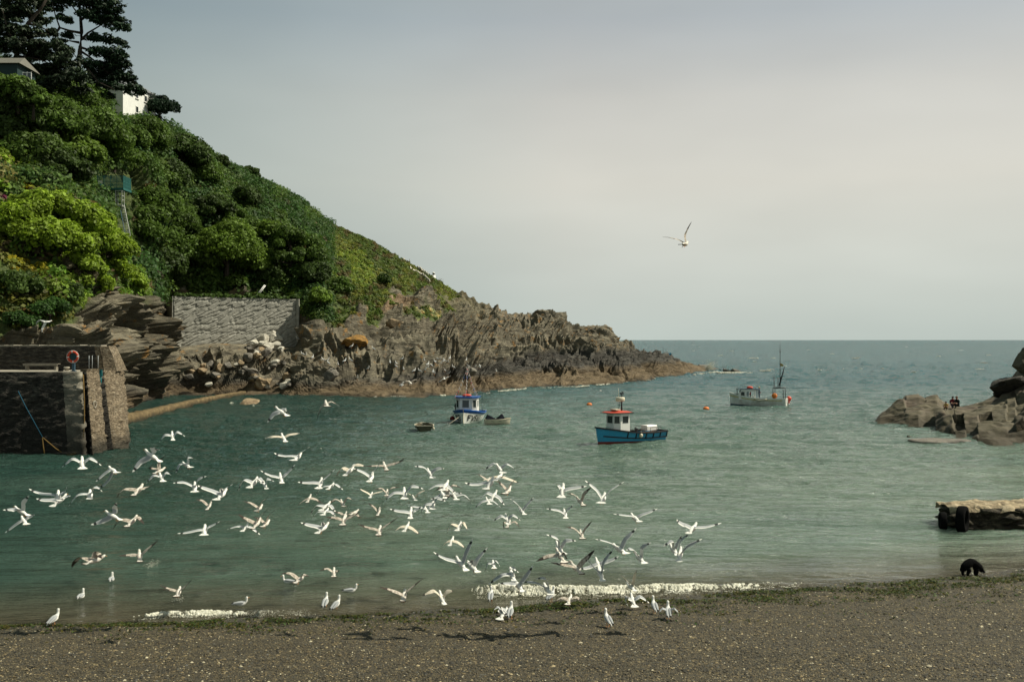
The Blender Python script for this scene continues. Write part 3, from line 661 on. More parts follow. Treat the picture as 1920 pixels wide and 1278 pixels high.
# parapet with sloped buttress end
par=empty('parapet_wall',(-33,81.5,6.1),0,'tall dark stone parapet behind the bench on the pier','wall'); PO=Vector((-33,81.5,6.1))
loftwall([(-95,81.6),(-60,81.5),(-33.2,81.4),(-32.6,81.5),(-32.4,83),(-95,83.2)],[(-95,81.7),(-60,81.6),(-33.6,81.5),(-33.2,81.6),(-33.1,82.7),(-95,82.9)],6.05,7.98,16,.3,'wall_face',[M_PSHADE,M_PLIT],par,PO,lambda i:0 if i<2 else 1,.05)
mb=MB(); 
for k in range(150):
    x=-33.3-k*.41; mb.box(Vector((x,82.2,8.02+random.uniform(-.03,.03)))-PO,(.40,1.35,.13),rot=Rz(random.uniform(-.05,.05)))
mb.build('coping',M_PAVE,par)
mb=MB(); mb.loft([[Vector((x,y,z))-PO for x,y in((-32.7,81.2),(-31.75,81.4),(-31.6,83.2),(-32.7,83.2))] for z in (6.0,)]+[[Vector((x,y,z))-PO for x,y in((-32.9,81.4),(-32.05,81.5),(-32.0,83),(-32.9,83))] for z in (7.1,)]+[[Vector((x,y,z))-PO for x,y in((-33.2,81.5),(-32.5,81.6),(-32.4,82.9),(-33.2,82.9))] for z in (8.0,)],0,True,False)
mb.build('buttress',M_PLIT,par)
# bench, lifebuoy, bollard, rails, ropes
M_WOOD=paint('weathered_wood',(.22,.20,.16),.8,.2,.3,2); M_DARK=paint('dark_iron',(.02,.02,.02),.6,.4)
M_BLACK=paint('black_rubber',(.006,.006,.006),.95,.04); M_RED=paint('orange_red_plastic',(.62,.075,.03),.45,.4,.1); M_WHITE=paint('white_paint',(.74,.73,.69),.45,.4,.08,2,dirt=(.5,.45,.36))
M_STEEL=paint('galvanised_steel',(.32,.34,.35),.5,.5,.2)
bl=Vector(P(78,690,80.4)); bl.z=6.1
be=empty('bench',bl,0,'long low weathered bench against the parapet on the pier','bench')
mb=MB()
for k in(-.16,0,.16): mb.box((0,k,.50),(2.8,.14,.05))
mb.build('seat',M_WOOD,be)
mb=MB(); mb.box((0,-.25,.42),(2.7,.04,.14)); mb.build('seat_rail',M_WOOD,be)
for sx in(-1.15,1.15):
    mb=MB(); mb.box((sx,0,.235),(.16,.42,.47),taper=.9); mb.build('leg',M_WOOD,be)
lb=Vector(P(138,697,77.2)); lb.z=6.1
lf=empty('lifebuoy',(lb.x,lb.y-.13,7.22),0,'orange ring lifebuoy with white bands hung on its blue post on the pier','lifebuoy')
mb=MB(); R90=Rx(math.pi/2); mb.torus((0,0,0),.37,.085,R90,32,10,0,lambda i,j:1 if (i%8) in(0,) else 0); mb.build('ring',[M_RED,M_WHITE],lf)
mb=MB(); mb.torus((0,-.02,0),.47,.013,R90,32,5); mb.build('grab_rope',M_WHITE,lf)
M_BLUEG=paint('blue_grey_steel',(.04,.085,.12),.5,.4); M_TEAL=paint('teal_board',(.01,.06,.07),.5,.4)
st_=empty('lifebuoy_stand',lb,0,'blue grey post with backboard holding the lifebuoy','lifebuoy stand')
mb=MB(); mb.box((0,0,.35),(.20,.16,.7)); mb.build('post',M_BLUEG,st_); mb=MB(); mb.box((0,0,1.05),(.5,.05,.75),taper=.8); mb.build('backboard',M_TEAL,st_)
mb=MB(); mb.box((0,0,.03),(.36,.3,.06)); mb.build('base_plate',M_BLUEG,st_)
bo=Vector(P(125,691,79)); bo.z=6.1; mb=MB(); mb.tube([(0,0,0),(0,0,.16),(0,0,.2),(0,0,.3)],[.16,.15,.24,.2],12); o=mb.build('mooring_bollard',M_PAVE); o.location=bo; tag(o,'small pale round mooring stone between the bench and the lifebuoy','bollard')
bo=Vector(P(114,698,76.9)); bo.z=6.1; mb=MB(); mb.torus((0,0,.08),.14,.07,None,12,6); mb.torus((.05,0,.18),.1,.06,None,12,6); o=mb.build('rope_coil',M_BLACK); o.location=bo; tag(o,'small black coil of rope on the front edge of the pier','rope')
for px,lbl in((167,'thin steel pole by the parapet, nearest the lifebuoy'),(173,'thin steel pole by the parapet, middle one of three'),(184,'thin steel pole by the parapet, nearest the buttress')):
    q=Vector(P(px,692,80.9)); q.z=6.1; mb=MB(); mb.tube([(0,0,0),(0,0,1.15)],.025,6); mb.box((0,0,.02),(.14,.14,.03)); o=mb.build('handrail_post',M_STEEL); o.location=q; tag(o,lbl,'post','steel poles on the pier')
def faceA(px,py):
    z=4.0
    for _ in range(6):
        f=(z+2)/8.1; D=74.55*(1-f)+76.35*f-.28; z=H-(py-637)/F*D
    return Vector(P(px,py,D))
M_ROPEB=paint('blue_rope',(.015,.07,.11),.8,.2); M_ROPEO=paint('ochre_rope',(.15,.095,.03),.85,.2,.3,8)
def rope(name,pts,r,mat,label):
    o_=pts[0]; mb=MB(); mb.tube([p-o_ for p in pts],r,6); o=mb.build(name,mat); o.location=o_; tag(o,label,'rope'); return o
rope('rope',[faceA(34,733),faceA(48,762),faceA(80,820)],.035,M_ROPEB,'taut blue rope hanging down the dark pier face')
sg=[(80,820),(92,830),(105,841),(118,849),(130,853),(142,849),(151,838),(157,820),(158,790),(158,750),(156,702)]
rope('rope',[faceA(a,b) for a,b in sg],.045,M_ROPEO,'slack ochre rope looped along the pier foot and up its corner')
rope('rope',[faceA(80,820),faceA(81,835),faceA(83,850)],.05,M_ROPEO,'short frayed ochre rope end hanging from the knot on the pier face')
q=Vector((-32.02,78.35,0)); 
for f_ in (.73,): 
    x=-30.64*(1-f_)+-32.2*f_; mb=MB(); mb.torus((0,0,0),.26,.04,Ry(math.pi/2),18,6); mb.box((0,0,.22),(.1,.1,.1)); o=mb.build('mooring_ring',M_PAVE); o.location=(x+.12,76.9,-2+8.1*f_-.3); tag(o,'pale round mooring ring on the lit end face of the pier','mooring ring')
mb=MB(); mb.box((0,0,0),(.3,.1,.5)); mb.tube([(0,0,0),(.05,.0,-.6),(0,0,-1.6)],[.08,.07,.02],6); o=mb.build('hanging_net',paint('teal_net',(.02,.16,.17),.8,.2)); o.location=(-32.25,79.35,5.9); tag(o,'scrap of teal netting hanging in the narrow groove of the pier end','net')
# ---------------------------------------------------------------- low pool wall
fr_=[(236,795),(262,787),(300,777),(340,766),(370,758),(400,751),(440,743),(480,736)]
t=NT('weedy_ledge',.8,.3); p=t.pos(); n=t.noise(p,1.3,6,.7); up=t.z(); c=t.ramp(n,[(.3,(.04,.028,.013)),(.5,(.12,.085,.038)),(.7,(.22,.16,.08))])
c=t.mix(t.ramp(t.math('ADD',up[2],t.math('MULTIPLY',n,.5)),[(.3,.85),(.75,0.)]),c,(.03,.026,.014)); t.col(c); t.bump(n,1,.15); M_LEDGE=t.mat
pw=[WP(a,b) for a,b in fr_]; N=90; px_=np.interp(np.linspace(0,1,N),np.linspace(0,1,len(pw)),[q.x for q in pw]); py_=np.interp(np.linspace(0,1,N),np.linspace(0,1,len(pw)),[q.y for q in pw])
V=[]
for i in range(N):
    tx=px_[min(i+1,N-1)]-px_[max(i-1,0)]; ty=py_[min(i+1,N-1)]-py_[max(i-1,0)]; l=math.hypot(tx,ty); nx,ny=-ty/l,tx/l
    wd=1.7*(1-.5*i/N); hz=.75-.25*i/N
    row=[(0.15,-.8),(0,.0),(0,hz*.6),(.12,hz),(.45*wd,hz+.06),(wd-.1,hz),(wd,.3),(wd+.1,-.8)]
    for a,b in row:
        nz_=float(pnoise(np.array([[px_[i]*.8,py_[i]*.8,a*3+b]]),7)[0])*.22; V.append((px_[i]+nx*(a+nz_),py_[i]+ny*(a+nz_),b+nz_*.5))
o=npmesh('low_sea_wall',V,gridfaces(N,8),M_LEDGE); tag(o,'low weed covered wall closing off a tidal pool beside the pier','sea wall')
# ---------------------------------------------------------------- textured concrete wall
cw=empty('concrete_wall',(-47,171,10),0,'tall grey retaining wall with a moulded rock pattern above the shore rocks','retaining wall'); CO=Vector((-47,171,10))
a=Vector(P(326,0,168)); b=Vector(P(556,0,180)); a.z=b.z=0
nu,nv=420,190; u=np.linspace(0,1,nu); v=np.linspace(0,1,nv); UU,VV=np.meshgrid(u,v); L=(b-a).length; hh=11.5; S=UU*L; T_=VV*hh
dr=np.array([(b-a).x,(b-a).y])/L; nv_=np.array([dr[1],-dr[0]])
# the mould repeats every panel
Sp=np.mod(S+np.floor(T_/5.6)*2.3,6.1); q=np.stack([(Sp*.80+T_*.6*.45)*.5,(-Sp*.45+T_*.85)*1.9,0*S+np.floor(T_/5.6)],-1)
h=ridged(q,2,14,.5); h=np.clip(h,-.6,1.0); h2=fbm(np.stack([Sp*.5,T_*1.2,0*S],-1),3,15)
dsp=(np.clip(h,.42,1)-.42)*-.24+h2*.035
jn=(np.abs(np.mod(S,6.1))<.06)|(np.abs(T_-5.6)<.05); dsp=np.where(jn,-.07,dsp)
XX=a.x+dr[0]*S+nv_[0]*dsp; YY=a.y+dr[1]*S+nv_[1]*dsp; ZZ=4.2+T_
t=NT('moulded_concrete',.85,.25); p=t.pos(); n=t.noise(p,1.5,6,.65); c=t.ramp(n,[(.3,(.22,.215,.18)),(.6,(.33,.32,.275)),(.8,(.40,.385,.33))]); st2=t.noise(t.pos((1,1,.15)),1.2,4); c=t.mix(t.ramp(st2,[(.5,0.),(.75,.5)]),c,(.10,.10,.085))
t.col(c); t.bump(t.noise(p,4,4),.4,.05); M_CONC=t.mat
npmesh('wall_face',np.stack([XX,YY,ZZ],-1).reshape(-1,3)-np.array(CO),gridfaces(nv,nu),M_CONC,cw)
bk=Vector(P(308,0,177)); bk.z=0
mb=MB(); A0=a.copy(); 
mb.loft([[Vector((x,y,z))-CO for x,y in((bk.x,bk.y),(a.x-.25,a.y-.05),(a.x-.02,a.y+.35),(bk.x+.6,bk.y+.3))] for z in(4.2,15.72)],0,True,False); mb.build('side_wall',M_CONC,cw)
mb=MB(); mb.loft([[Vector((b.x+dx,b.y+dy,z))-CO for dx,dy in((0.02,-.3),(.45,-.25),(.45,.5),(0.02,.5))] for z in(4.2,15.76)],0,True,False); mb.build('end_post',M_CONC,cw)
mb=MB(); mb.loft([[Vector((x,y,z))-CO for x,y in((a.x-.2,a.y+.05),(b.x-.0,b.y+.05),(b.x-.0,b.y+.6),(a.x-.2,a.y+.6))] for z in(15.5,15.74)],0,True,False); mb.build('wall_top',M_CONC,cw)
# grass fringe on the wall top
rs=np.random.default_rng(5); m=2600; f=rs.uniform(0,1,m); c=np.stack([a.x+(b.x-a.x)*f,a.y+(b.y-a.y)*f+rs.uniform(-.1,2.6,m),15.75+rs.uniform(0,.35,m)+np.maximum(0,fbm(np.stack([f*20,f*0,f*0],-1),2,3))*1.0],-1)
vv,ff,q=cards(c,np.tile([0,-.4,.6],(m,1)),.34,np.array((.07,.12,.025))*rs.uniform(.6,1.5,(m,1)),rs)
o=npmesh('grass_fringe',vv,ff,M_LEAF,attr={'tint':q}); tag(o,'grass growing along the top edge of the patterned wall','grass',kind='stuff')
for k,(p0,p1,lab) in enumerate((((480,555),(496,534),'pale pole leaning above the wall top, left one of the pair'),((483,555),(498,535),'pale pole leaning above the wall top, right one of the pair'))):
    A_=Vector(P(*p0,180+k*.4)); B_=Vector(P(*p1,181+k*.4)); mb=MB(); mb.tube([(0,0,0),B_-A_],.07,6); o=mb.build('pole',M_WHITE); o.location=A_; tag(o,lab,'pole','leaning poles')
# ---------------------------------------------------------------- boulders
def rockmat(name,c0,c1,c2):
    t=NT(name,.85,.25); p=t.pos(); n=t.noise(t.pos((.8,.8,1.6),(0,.6,0)),1.4,7,.7,.3); t.col(t.ramp(n,[(.3,c0),(.5,c1),(.72,c2)])); b=t.bump(n,.9,.25); t.bump(t.noise(p,5,4),.5,.05,b); return t.mat
M_BP=rockmat('boulder_pale',(.24,.22,.17),(.50,.47,.39),(.66,.62,.53)); M_BT=rockmat('boulder_tan',(.11,.08,.05),(.27,.20,.12),(.38,.30,.19)); M_BO=rockmat('boulder_lichen',(.05,.04,.02),(.22,.12,.03),(.36,.20,.05)); M_BG=rockmat('boulder_grey',(.06,.055,.05),(.16,.145,.12),(.27,.25,.21))
def boulder(loc,r,mat,label,group,seed,sub=3,name='boulder'):
    bm=bmesh.new(); bmesh.ops.create_icosphere(bm,subdivisions=sub,radius=1)
    co=np.array([v.co[:] for v in bm.verts]); k=1+fbm(co*.9,2,seed)*.55+ridged(co*1.6,2,seed+3)*.10; co=co*k[:,None]
    rr=np.random.default_rng(seed)      # flat broken faces
    for _ in range(7):
        n=rr.normal(0,1,3); n/=np.linalg.norm(n); d=co@n; lim=rr.uniform(.55,.85); co-=np.where(d>lim,d-lim,0)[:,None]*n
    for v,c in zip(bm.verts,co): v.co=Vector(c)*1
    for v in bm.verts: v.co=Vector((v.co.x*r[0],v.co.y*r[1],v.co.z*r[2]))
    me=bpy.data.meshes.new(name); bm.to_mesh(me); bm.free(); me.materials.append(mat); o=bpy.data.objects.new(name,me); COL.objects.link(o); o.location=loc; o.rotation_euler=(rr.uniform(-.3,.3),rr.uniform(-.3,.3),rr.uniform(0,6))
    tag(o,label,'boulder',group); return o
BL=[(478,650,11,M_BP,'pale boulder at the upper left of the heap below the concrete wall'),(492,641,13,M_BP,'pale boulder on top of the heap below the concrete wall'),(511,642,15,M_BP,'largest whitish boulder topping the heap below the concrete wall'),(501,657,12,M_BP,'rounded pale boulder in the middle of the heap below the wall'),(519,654,11,M_BP,'pale boulder at the right side of the heap below the wall'),(484,663,11,M_BG,'grey boulder low on the left of the boulder heap'),(468,658,10,M_BG,'dark boulder at the left foot of the heap'),(466,672,11,M_BG,'grey boulder at the bottom of the heap below the concrete wall'),(497,669,9,M_BG,'small grey boulder under the pale heap'),
(414,694,11,M_BT,'tan wedge shaped boulder on the shore left of the boulder heap'),(477,710,9,M_BT,'small tan boulder near the water between two larger slabs'),(491,722,14,M_BT,'tan boulder at the water edge right of the pool wall'),(505,720,10,M_BT,'smaller tan boulder touching its larger neighbour at the water edge'),(300,760,10,M_BG,'pale green slab at the edge of the tidal pool'),(265,752,14,M_BG,'rounded grey boulder behind the pier end beside the pool'),(672,649,24,M_BO,'long orange lichen covered hump on the rocks right of the wall'),(735,612,16,M_BT,'leaning tan rock blade above a dark cleft'),(880,700,12,M_BG,'grey boulder on the low reef'),(620,706,13,M_BG,'grey boulder on the shore rocks below the lichen hump')]
for k,(px,py,rp,m_,lab) in enumerate(BL):
    s,n=surf(px,py); r=rp/F*s.y*1.05; fl=.42 if m_ is M_BO else .85
    boulder(s+n*r*(.6 if m_ is M_BP else .25)+Vector((0,-.3,0)),(r*(1.25 if m_ is M_BO else 1),r,r*fl),m_,lab,None,100+k)
# loose rubble along the shore: a few shapes, each stone its own thing
rr_=random.Random(4); RB={}
spots=[(rr_.uniform(345,560),rr_.uniform(682,733)) for _ in range(26)]+[(rr_.uniform(455,530),rr_.uniform(655,678)) for _ in range(6)]
for k,(px,py) in enumerate(spots):
    s,n=surf(px,py); m_=(M_BG,M_BG,M_BT,M_BP)[k%4]; key=k%8; r=rr_.uniform(4.5,9.5)/F*s.y; zone_='below the concrete wall' if px<560 else 'right of the concrete wall'; cn={'boulder_grey':'grey','boulder_tan':'tan','boulder_pale':'pale'}[m_.name]
    if key not in RB: o=boulder(s,(1.25,1,.8),m_,'x',None,400+k,2); RB[key]=o
    else: o=RB[key].copy(); COL.objects.link(o)
    m_=RB[key].data.materials[0]; cn={'boulder_grey':'grey','boulder_tan':'tan','boulder_pale':'pale'}[m_.name]
    o.location=s+n*r*.35+Vector((0,-.2,.1)); o.scale=(r,r,r); o.rotation_euler=(rr_.uniform(-.4,.4),rr_.uniform(-.6,.2),rr_.uniform(0,6.2))
    tag(o,f'one of many loose {cn} stones on the shore rocks {zone_}','boulder',f'loose {cn} stones {zone_}')
# ---------------------------------------------------------------- reef beyond the tip
for k,(px,py,rx) in enumerate(((1368,697,11),(1383,698,9),(1345,694,8),(1322,688,9))):
    q=WP(px,py); r=rx/F*q.y; boulder(q+Vector((0,2,0.0)),(r*1.2,r*1.2,r*.55),M_BG,('low wave washed rock off the tip, nearest the spray','low wave washed rock off the tip, farthest out','small rock in the surf at the very tip','last dark rock at the end of the headland')[k],None,200+k)
q=WP(465,758); boulder(q,(1.6,1.2,.35),M_BT,'flat brown rock awash beside the pool wall',None,210)
# ================================================================ rocks on the right
RT=[(1638,105,(791,106),(791,108),(791,110)),(1650,104,(782,106),(779,109),(778,112)),(1672,103,(780,105),(768,110),(764,114)),(1698,101,(776,104),(752,112),(741,117)),(1722,98.5,(778,102),(752,111),(738,116)),(1735,97.5,(775,103),(756,109),(746,114)),(1757,95,(778,101),(756,108),(741,113)),(1775,92.5,(782,98),(770,104),(757,110)),
(1790,88,(790,95),(773,103),(762,109)),(1810,87,(792,94),(772,101),(758,108)),(1835,84.5,(795,91),(768,99),(752,107)),(1862,83,(795,90),(762,98),(739,106)),(1888,82.5,(792,89),(752,97),(714,105)),(1905,82.2,(790,89),(748,97),(694,104)),(1925,81.8,(785,88),(740,96),(672,103)),(1980,81,(780,87),(720,96),(640,104)),(2300,78,(760,86),(600,98),(420,112))]
rc_=np.concatenate([np.arange(1638,1990,1.1),np.arange(1990,2300,6)]); tp_=[h[0] for h in RT]
RD=[np.interp(rc_,tp_,[h[1]-5 for h in RT]),np.interp(rc_,tp_,[h[1] for h in RT])]; RZ=[np.full(len(rc_),-2.),np.full(len(rc_),-.1)]
for k in range(3):
    D=np.interp(rc_,tp_,[h[2+k][1] for h in RT]); y=np.interp(rc_,tp_,[h[2+k][0] for h in RT]); RD.append(D); RZ.append(H-(y-637)/F*D)
RD+= [RD[-1]+6,RD[-1]+30]; RZ+=[np.minimum(RZ[-1]-2,RZ[-1]*.4),np.full(len(rc_),-3.)]
RD=np.array(RD);RZ=np.array(RZ); ns=[5,60,60,60,8,6]; tt2=[]
for i,n in enumerate(ns): tt2+=list(i+np.arange(n)/n)
tt2.append(len(ns)); tt2=np.array(tt2); i0=np.minimum(tt2.astype(int),len(ns)-1); fr2=(tt2-i0)[:,None]
D2=RD[i0]*(1-fr2)+RD[i0+1]*fr2; Z2=RZ[i0]*(1-fr2)+RZ[i0+1]*fr2; U2=np.broadcast_to(rc_,D2.shape); B2=np.stack([(U2-960)/F*D2,D2,Z2],-1)
n2_=np.cross(np.gradient(B2,axis=1),np.gradient(B2,axis=0)); n2_/=np.linalg.norm(n2_,axis=-1,keepdims=True)+1e-9; n2_*=np.where(n2_[...,1:2]>0,-1,1)
al2=B2[...,0]*.9+B2[...,2]*.35; ac2=-B2[...,0]*.35+B2[...,2]*1.0
dd=ridged(B2*np.array([.10,.10,.16]),2,140)*.38+ridged(B2*np.array([.4,.4,.9]),2,149)*.12+ridged(np.stack([al2*.10,ac2*.6,B2[...,1]*.2],-1),2,143,.4)*.22+fbm(B2*.9,2,147)*.10
R2=B2+n2_*((dd-.45)*np.clip((U2-1640)/40,.15,1)*np.clip(tt2[:,None]-.3,0,1)*np.where(tt2[:,None]>3.6,.5,1))[...,None]
t=NT('outcrop_rock',.8,.3); p=t.pos(); n1=t.noise(t.pos((.5,.7,1.7),(0,-.3,0)),1.5,8,.65,.4); n3=t.noise(p,.3,4); up=t.z()
c=t.ramp(n1,[(.25,(.035,.031,.02)),(.5,(.095,.082,.05)),(.75,(.165,.14,.09))]); c=t.mix(t.ramp(n3,[(.45,0.),(.65,.6)]),c,(.10,.07,.055))
tz=t.math('ADD',t.math('MULTIPLY',up[2],.2),t.math('MULTIPLY',t.noise(p,.5,4),.3)); c=t.mix(t.ramp(tz,[(.2,.9),(.36,0.)]),c,(.035,.028,.014)); t.col(c); b=t.bump(n1,.6,.15); t.bump(t.noise(p,6,4),.5,.05,b); M_OUT=t.mat
o=npmesh('rocky_shore',R2.reshape(-1,3),gridfaces(len(tt2),len(rc_)),M_OUT); tag(o,kind='structure')
R2X=960+R2[...,0]/R2[...,1]*F; R2Y=637+(H-R2[...,2])/R2[...,1]*F
def surf2(px,py):
    c=int(np.argmin(np.abs(rc_-px))); 
    for i in range(12,len(tt2)-8):
        if R2Y[i,c]<=py: break
    return Vector(R2[i,c])
s=P(1921,680,101); boulder(s,(1.15,1.2,1.25),M_OUT,'dark rock stump standing up at the right edge of the photo',None,301)
boulder(Vector(P(1890,722,100)),(2.6,1.6,1.0),M_PSHADE,'black shaded rock face below the stump at the right edge',None,302)
# pale flat slab awash
sl_=WP(1765,829); mb=MB(); N=26; ring=[]; 
for z_,k in((-.3,1.06),(.10,1.02),(.17,.93)):
    ring.append([(math.cos(a_)*2.45*k*(1+.12*math.sin(3*a_+1)),math.sin(a_)*1.5*k*(1+.2*math.sin(2*a_)),z_+.03*math.sin(5*a_)) for a_ in [2*math.pi*i/N for i in range(N)]])
mb.loft(ring,0,True,False); o=mb.build('rock_slab',M_BG); o.location=sl_+Vector((0,0.6,.0)); tag(o,'flat pale slab just above the water in front of the right rocks','rock slab')
q=WP(1706,821); boulder(q,(.35,.3,.22),M_OUT,'tiny dark rock tip at the left end of the flat slab',None,303)
# ---------------------------------------------------------------- small jetty
je=empty('stone_jetty',(19,45.6,0),0,'low rough stone jetty with a sunlit top at the right edge','jetty'); JO=Vector((19,45.6,0))
M_JT=stonemat('jetty_stone_shaded',[(.3,(.012,.011,.009)),(.5,(.05,.042,.028)),(.7,(.15,.125,.08)),(.85,(.30,.26,.18))],(1.2,1.2,3.6),1.5,1.2,wet=False)  # dark copy of the stone, shade of the jetty face painted in
M_JTT=stonemat('jetty_top',[(.3,(.13,.10,.06)),(.5,(.34,.27,.17)),(.75,(.50,.42,.29))],(1,1,1),2.0,.9,wet=False)  # sunlight on the top put into this paler stone colour
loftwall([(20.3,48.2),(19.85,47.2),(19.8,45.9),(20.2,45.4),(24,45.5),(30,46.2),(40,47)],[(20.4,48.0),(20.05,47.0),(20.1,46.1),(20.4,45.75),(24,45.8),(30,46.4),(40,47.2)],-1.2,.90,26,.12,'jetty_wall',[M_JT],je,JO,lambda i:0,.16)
gx=np.linspace(19.95,40,240); gv=np.linspace(0,1,22); GX_,GV=np.meshgrid(gx,gv); yf=np.interp(gx,[19.9,20.4,24,30,40],[46.2,45.65,45.72,46.3,47.1]); YY=yf+GV*np.interp(gx,[19.9,21,40],[1.6,2.1,2.3]); ZZ=.94+fbm(np.stack([GX_*1.6,YY*1.6,0*YY],-1),3,170)*.13-np.clip((.06-GV)/.06,0,1)*.25-np.clip((GV-.95)/.05,0,1)*.3+(GX_-19)*.012
ZZ=ZZ-np.clip((20.2-GX_)*1.2,0,1)*.25
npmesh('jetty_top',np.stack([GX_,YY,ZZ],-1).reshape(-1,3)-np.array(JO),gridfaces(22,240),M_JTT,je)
def tyre(loc,R,w,rz,label):
    mb=MB(); prof=[(R,-.30*w),(R,.30*w),(R*.95,.5*w),(R*.72,.5*w),(R*.58,.36*w),(R*.56,0),(R*.58,-.36*w),(R*.72,-.5*w),(R*.95,-.5*w)]; rings=[]
    for i in range(33):
        a_=2*math.pi*i/32; g_=.985 if i%2 else 1.0; rings.append([(q*g_*math.cos(a_),y,q*g_*math.sin(a_)) for q,y in prof])
    mb.loft(rings,0,False); o=mb.build('tyre',M_BLACK); o.location=loc; o.rotation_euler=(0,0,rz); tag(o,label,'tyre','old tyre fenders on the stone jetty'); return o
tyre((20.05,45.1,.52),.60,.36,.95,'large black tyre hung on the front corner of the jetty')
tyre((19.45,45.75,.32),.42,.28,1.3,'smaller black tyre half in the water at the jetty end')
# ================================================================ boats
def hull_rings(L,B,sheer,keel,fl=.55,n=9,ns=17,stern=.82,rake=.10,full=2.3):
    """stations from stern (x=-L/2) to bow (x=L/2)"""
    out=[]
    for i in range(ns):
        t_=i/(ns-1); x=-L/2+L*t_; hb=B/2*(stern+(1-stern)*math.sin(min(1,t_/.45)*math.pi/2)) if t_<.45 else B/2*(1-((t_-.45)/.55)**full)
        hb=max(hb,.012); zs=sheer(t_); zk=keel(t_); ring=[]
        for j in range(n):
            u_=j/(n-1); y=hb*(u_**(.42+.35*t_*t_)) if u_>0 else 0; z=zk+(zs-zk)*(u_**1.25)
            ring.append((x+rake*L*.5*max(0,t_-.8)/.2*(u_),y,z))
        out.append([(x_,-y_,z_) for x_,y_,z_ in reversed(ring[1:])]+ring)
    return out
def hull_part(rings,mats,mif,root,name='hull'):
    mb=MB(); mb.loft(rings,0,False,True,False,mif); n=len(rings[0]); b=len(mb.v); mb.add(rings[0],[tuple(range(n))],mif(0,n-3)); return mb.build(name,mats,root)
def deck_part(rings,mat,root,drop=.12,name='deck',i0=0,i1=None):
    mb=MB(); R_=rings[i0:i1]; m=[[(r[0][0],r[0][1]*.97,r[0][2]-drop),(r[0][0],0,r[0][2]-drop+.03),(r[-1][0],r[-1][1]*.97,r[-1][2]-drop)] for r in R_]
    mb.loft(m,0,False,False,False); return mb.build(name,mat,root)
def rail_part(rings,mat,root,w_=.09,h_=.09,name='gunwale',dz=0,out=.02,i0=0):
    mb=MB()
    path=[Vector((r[0][0],r[0][1]-out,r[0][2]+dz)) for r in rings[i0:]]+[Vector((r[-1][0],r[-1][1]+out,r[-1][2]+dz)) for r in reversed(rings[i0:])]
    sec=[]
    for i,p in enumerate(path):
        d=(path[min(i+1,len(path)-1)]-path[max(i-1,0)]); d.z=0; d.normalize(); s=Vector((-d.y,d.x,0))
        sec.append([p+s*a+Vector((0,0,c)) for a,c in((-w_/2,-h_/2),(w_/2,-h_/2),(w_/2,h_/2),(-w_/2,h_/2))])
    mb.loft(sec,0,True,False)
    if i0==0:
        a=rings[0][0];b=rings[0][-1]; mb.box(((a[0]),0,a[2]+dz),(w_,abs(a[1])*2+.1,h_))
    return mb.build(name,mat,root)
def win(root,c,w_,h_,rot,mats,frame=.04):
    """framed pane: window with its pane as sub-part"""
    mb=MB(); fr=frame
    for cc,d in(((0,h_/2),(w_+fr*2,fr)),((0,-h_/2),(w_+fr*2,fr)),((-w_/2,0),(fr,h_)),((w_/2,0),(fr,h_))):
        mb.box(rot@Vector((0,cc[0],cc[1]))+Vector(c),(.05,d[0],d[1]),rot=rot)
    f=mb.build('window',mats[0],root); mb=MB(); mb.box(c,(.02,w_,h_),rot=rot); mb.build('pane',mats[1],f); return f
t=NT('boat_glass',.08,.8); t.col((.02,.028,.03)); M_GLASS=t.mat
M_BLUE=paint('hull_blue',(.018,.25,.44),.35,.5,.12,2); M_BOOT=paint('antifouling_red',(.16,.018,.014),.6,.3,.2); M_TRIM=paint('black_trim',(.012,.012,.014),.5,.4); M_ROOFR=paint('roof_red',(.50,.065,.035),.5,.4,.15)
M_CREAM=paint('cream_plastic',(.62,.56,.42),.5,.4,.15); M_DECK=paint('deck_brown',(.13,.085,.06),.8,.2,.25,3); M_TARP=paint('dark_tarp',(.005,.007,.011),.9,.1,.1); M_BLUE2=paint('royal_blue',(.006,.075,.30),.35,.5,.1); M_HW=paint('hull_white',(.84,.84,.78),.4,.4,.22,1.6,dirt=(.42,.38,.27))
M_ORNG=paint('buoy_orange',(.75,.20,.03),.5,.4,.2); M_PINK=paint('fender_red',(.72,.09,.05),.45,.4,.1); M_YEL=paint('yellow_line',(.60,.42,.03),.5,.4); M_DW=paint('dinghy_weathered',(.085,.08,.05),.8,.2,.4,4); M_DWI=paint('dinghy_inside',(.10,.085,.05),.8,.2,.3,4); M_PALEG=paint('pale_green_paint',(.42,.52,.46),.6,.3,.2)
def fender(root,p,r,mat,name='fender'):
    mb=MB(); mb.ball(p,(r,r,r*1.15),0,12,8); mb.tube([Vector(p)+Vector((0,0,r)),Vector(p)+Vector((0,0,r*2.2))],.02,5); return mb.build(name,mat,root)
# ---------- A: blue workboat with red roofed wheelhouse
pb=WP(1183,830); th=math.pi+.60   # bow to the left, a little towards the beach
A_=empty('fishing_boat',(pb.x,pb.y+.4,0),th,'bright blue fishing boat with white wheelhouse and red roof, radar drum on its mast','boat')
L_,B_=6.6,2.25
sh_=lambda t_:.78+.10*(1-t_)**2+.80*max(0,t_-.25)**1.7*1.30
rg=hull_rings(L_,B_,sh_,lambda t_:-.45+.0*t_,stern=.80,rake=.12,full=2.5)
zz_=lambda t_,j:0
def mA(i,j):
    return 1 if abs(j+.5-8)/8<(.62 if i<6 else .5) else 0
t=NT('hull_blue_over_red',.35,.5); p=t.pos(obj=True); oz=t.new('ShaderNodeSeparateXYZ'); t.lk(p,oz.inputs[0]); bl_=t.ramp(t.math('ADD',t.math('MULTIPLY',oz.outputs[2],.5),t.math('MULTIPLY',oz.outputs[0],-.010)),[(.085,1.),(.09,0.)])
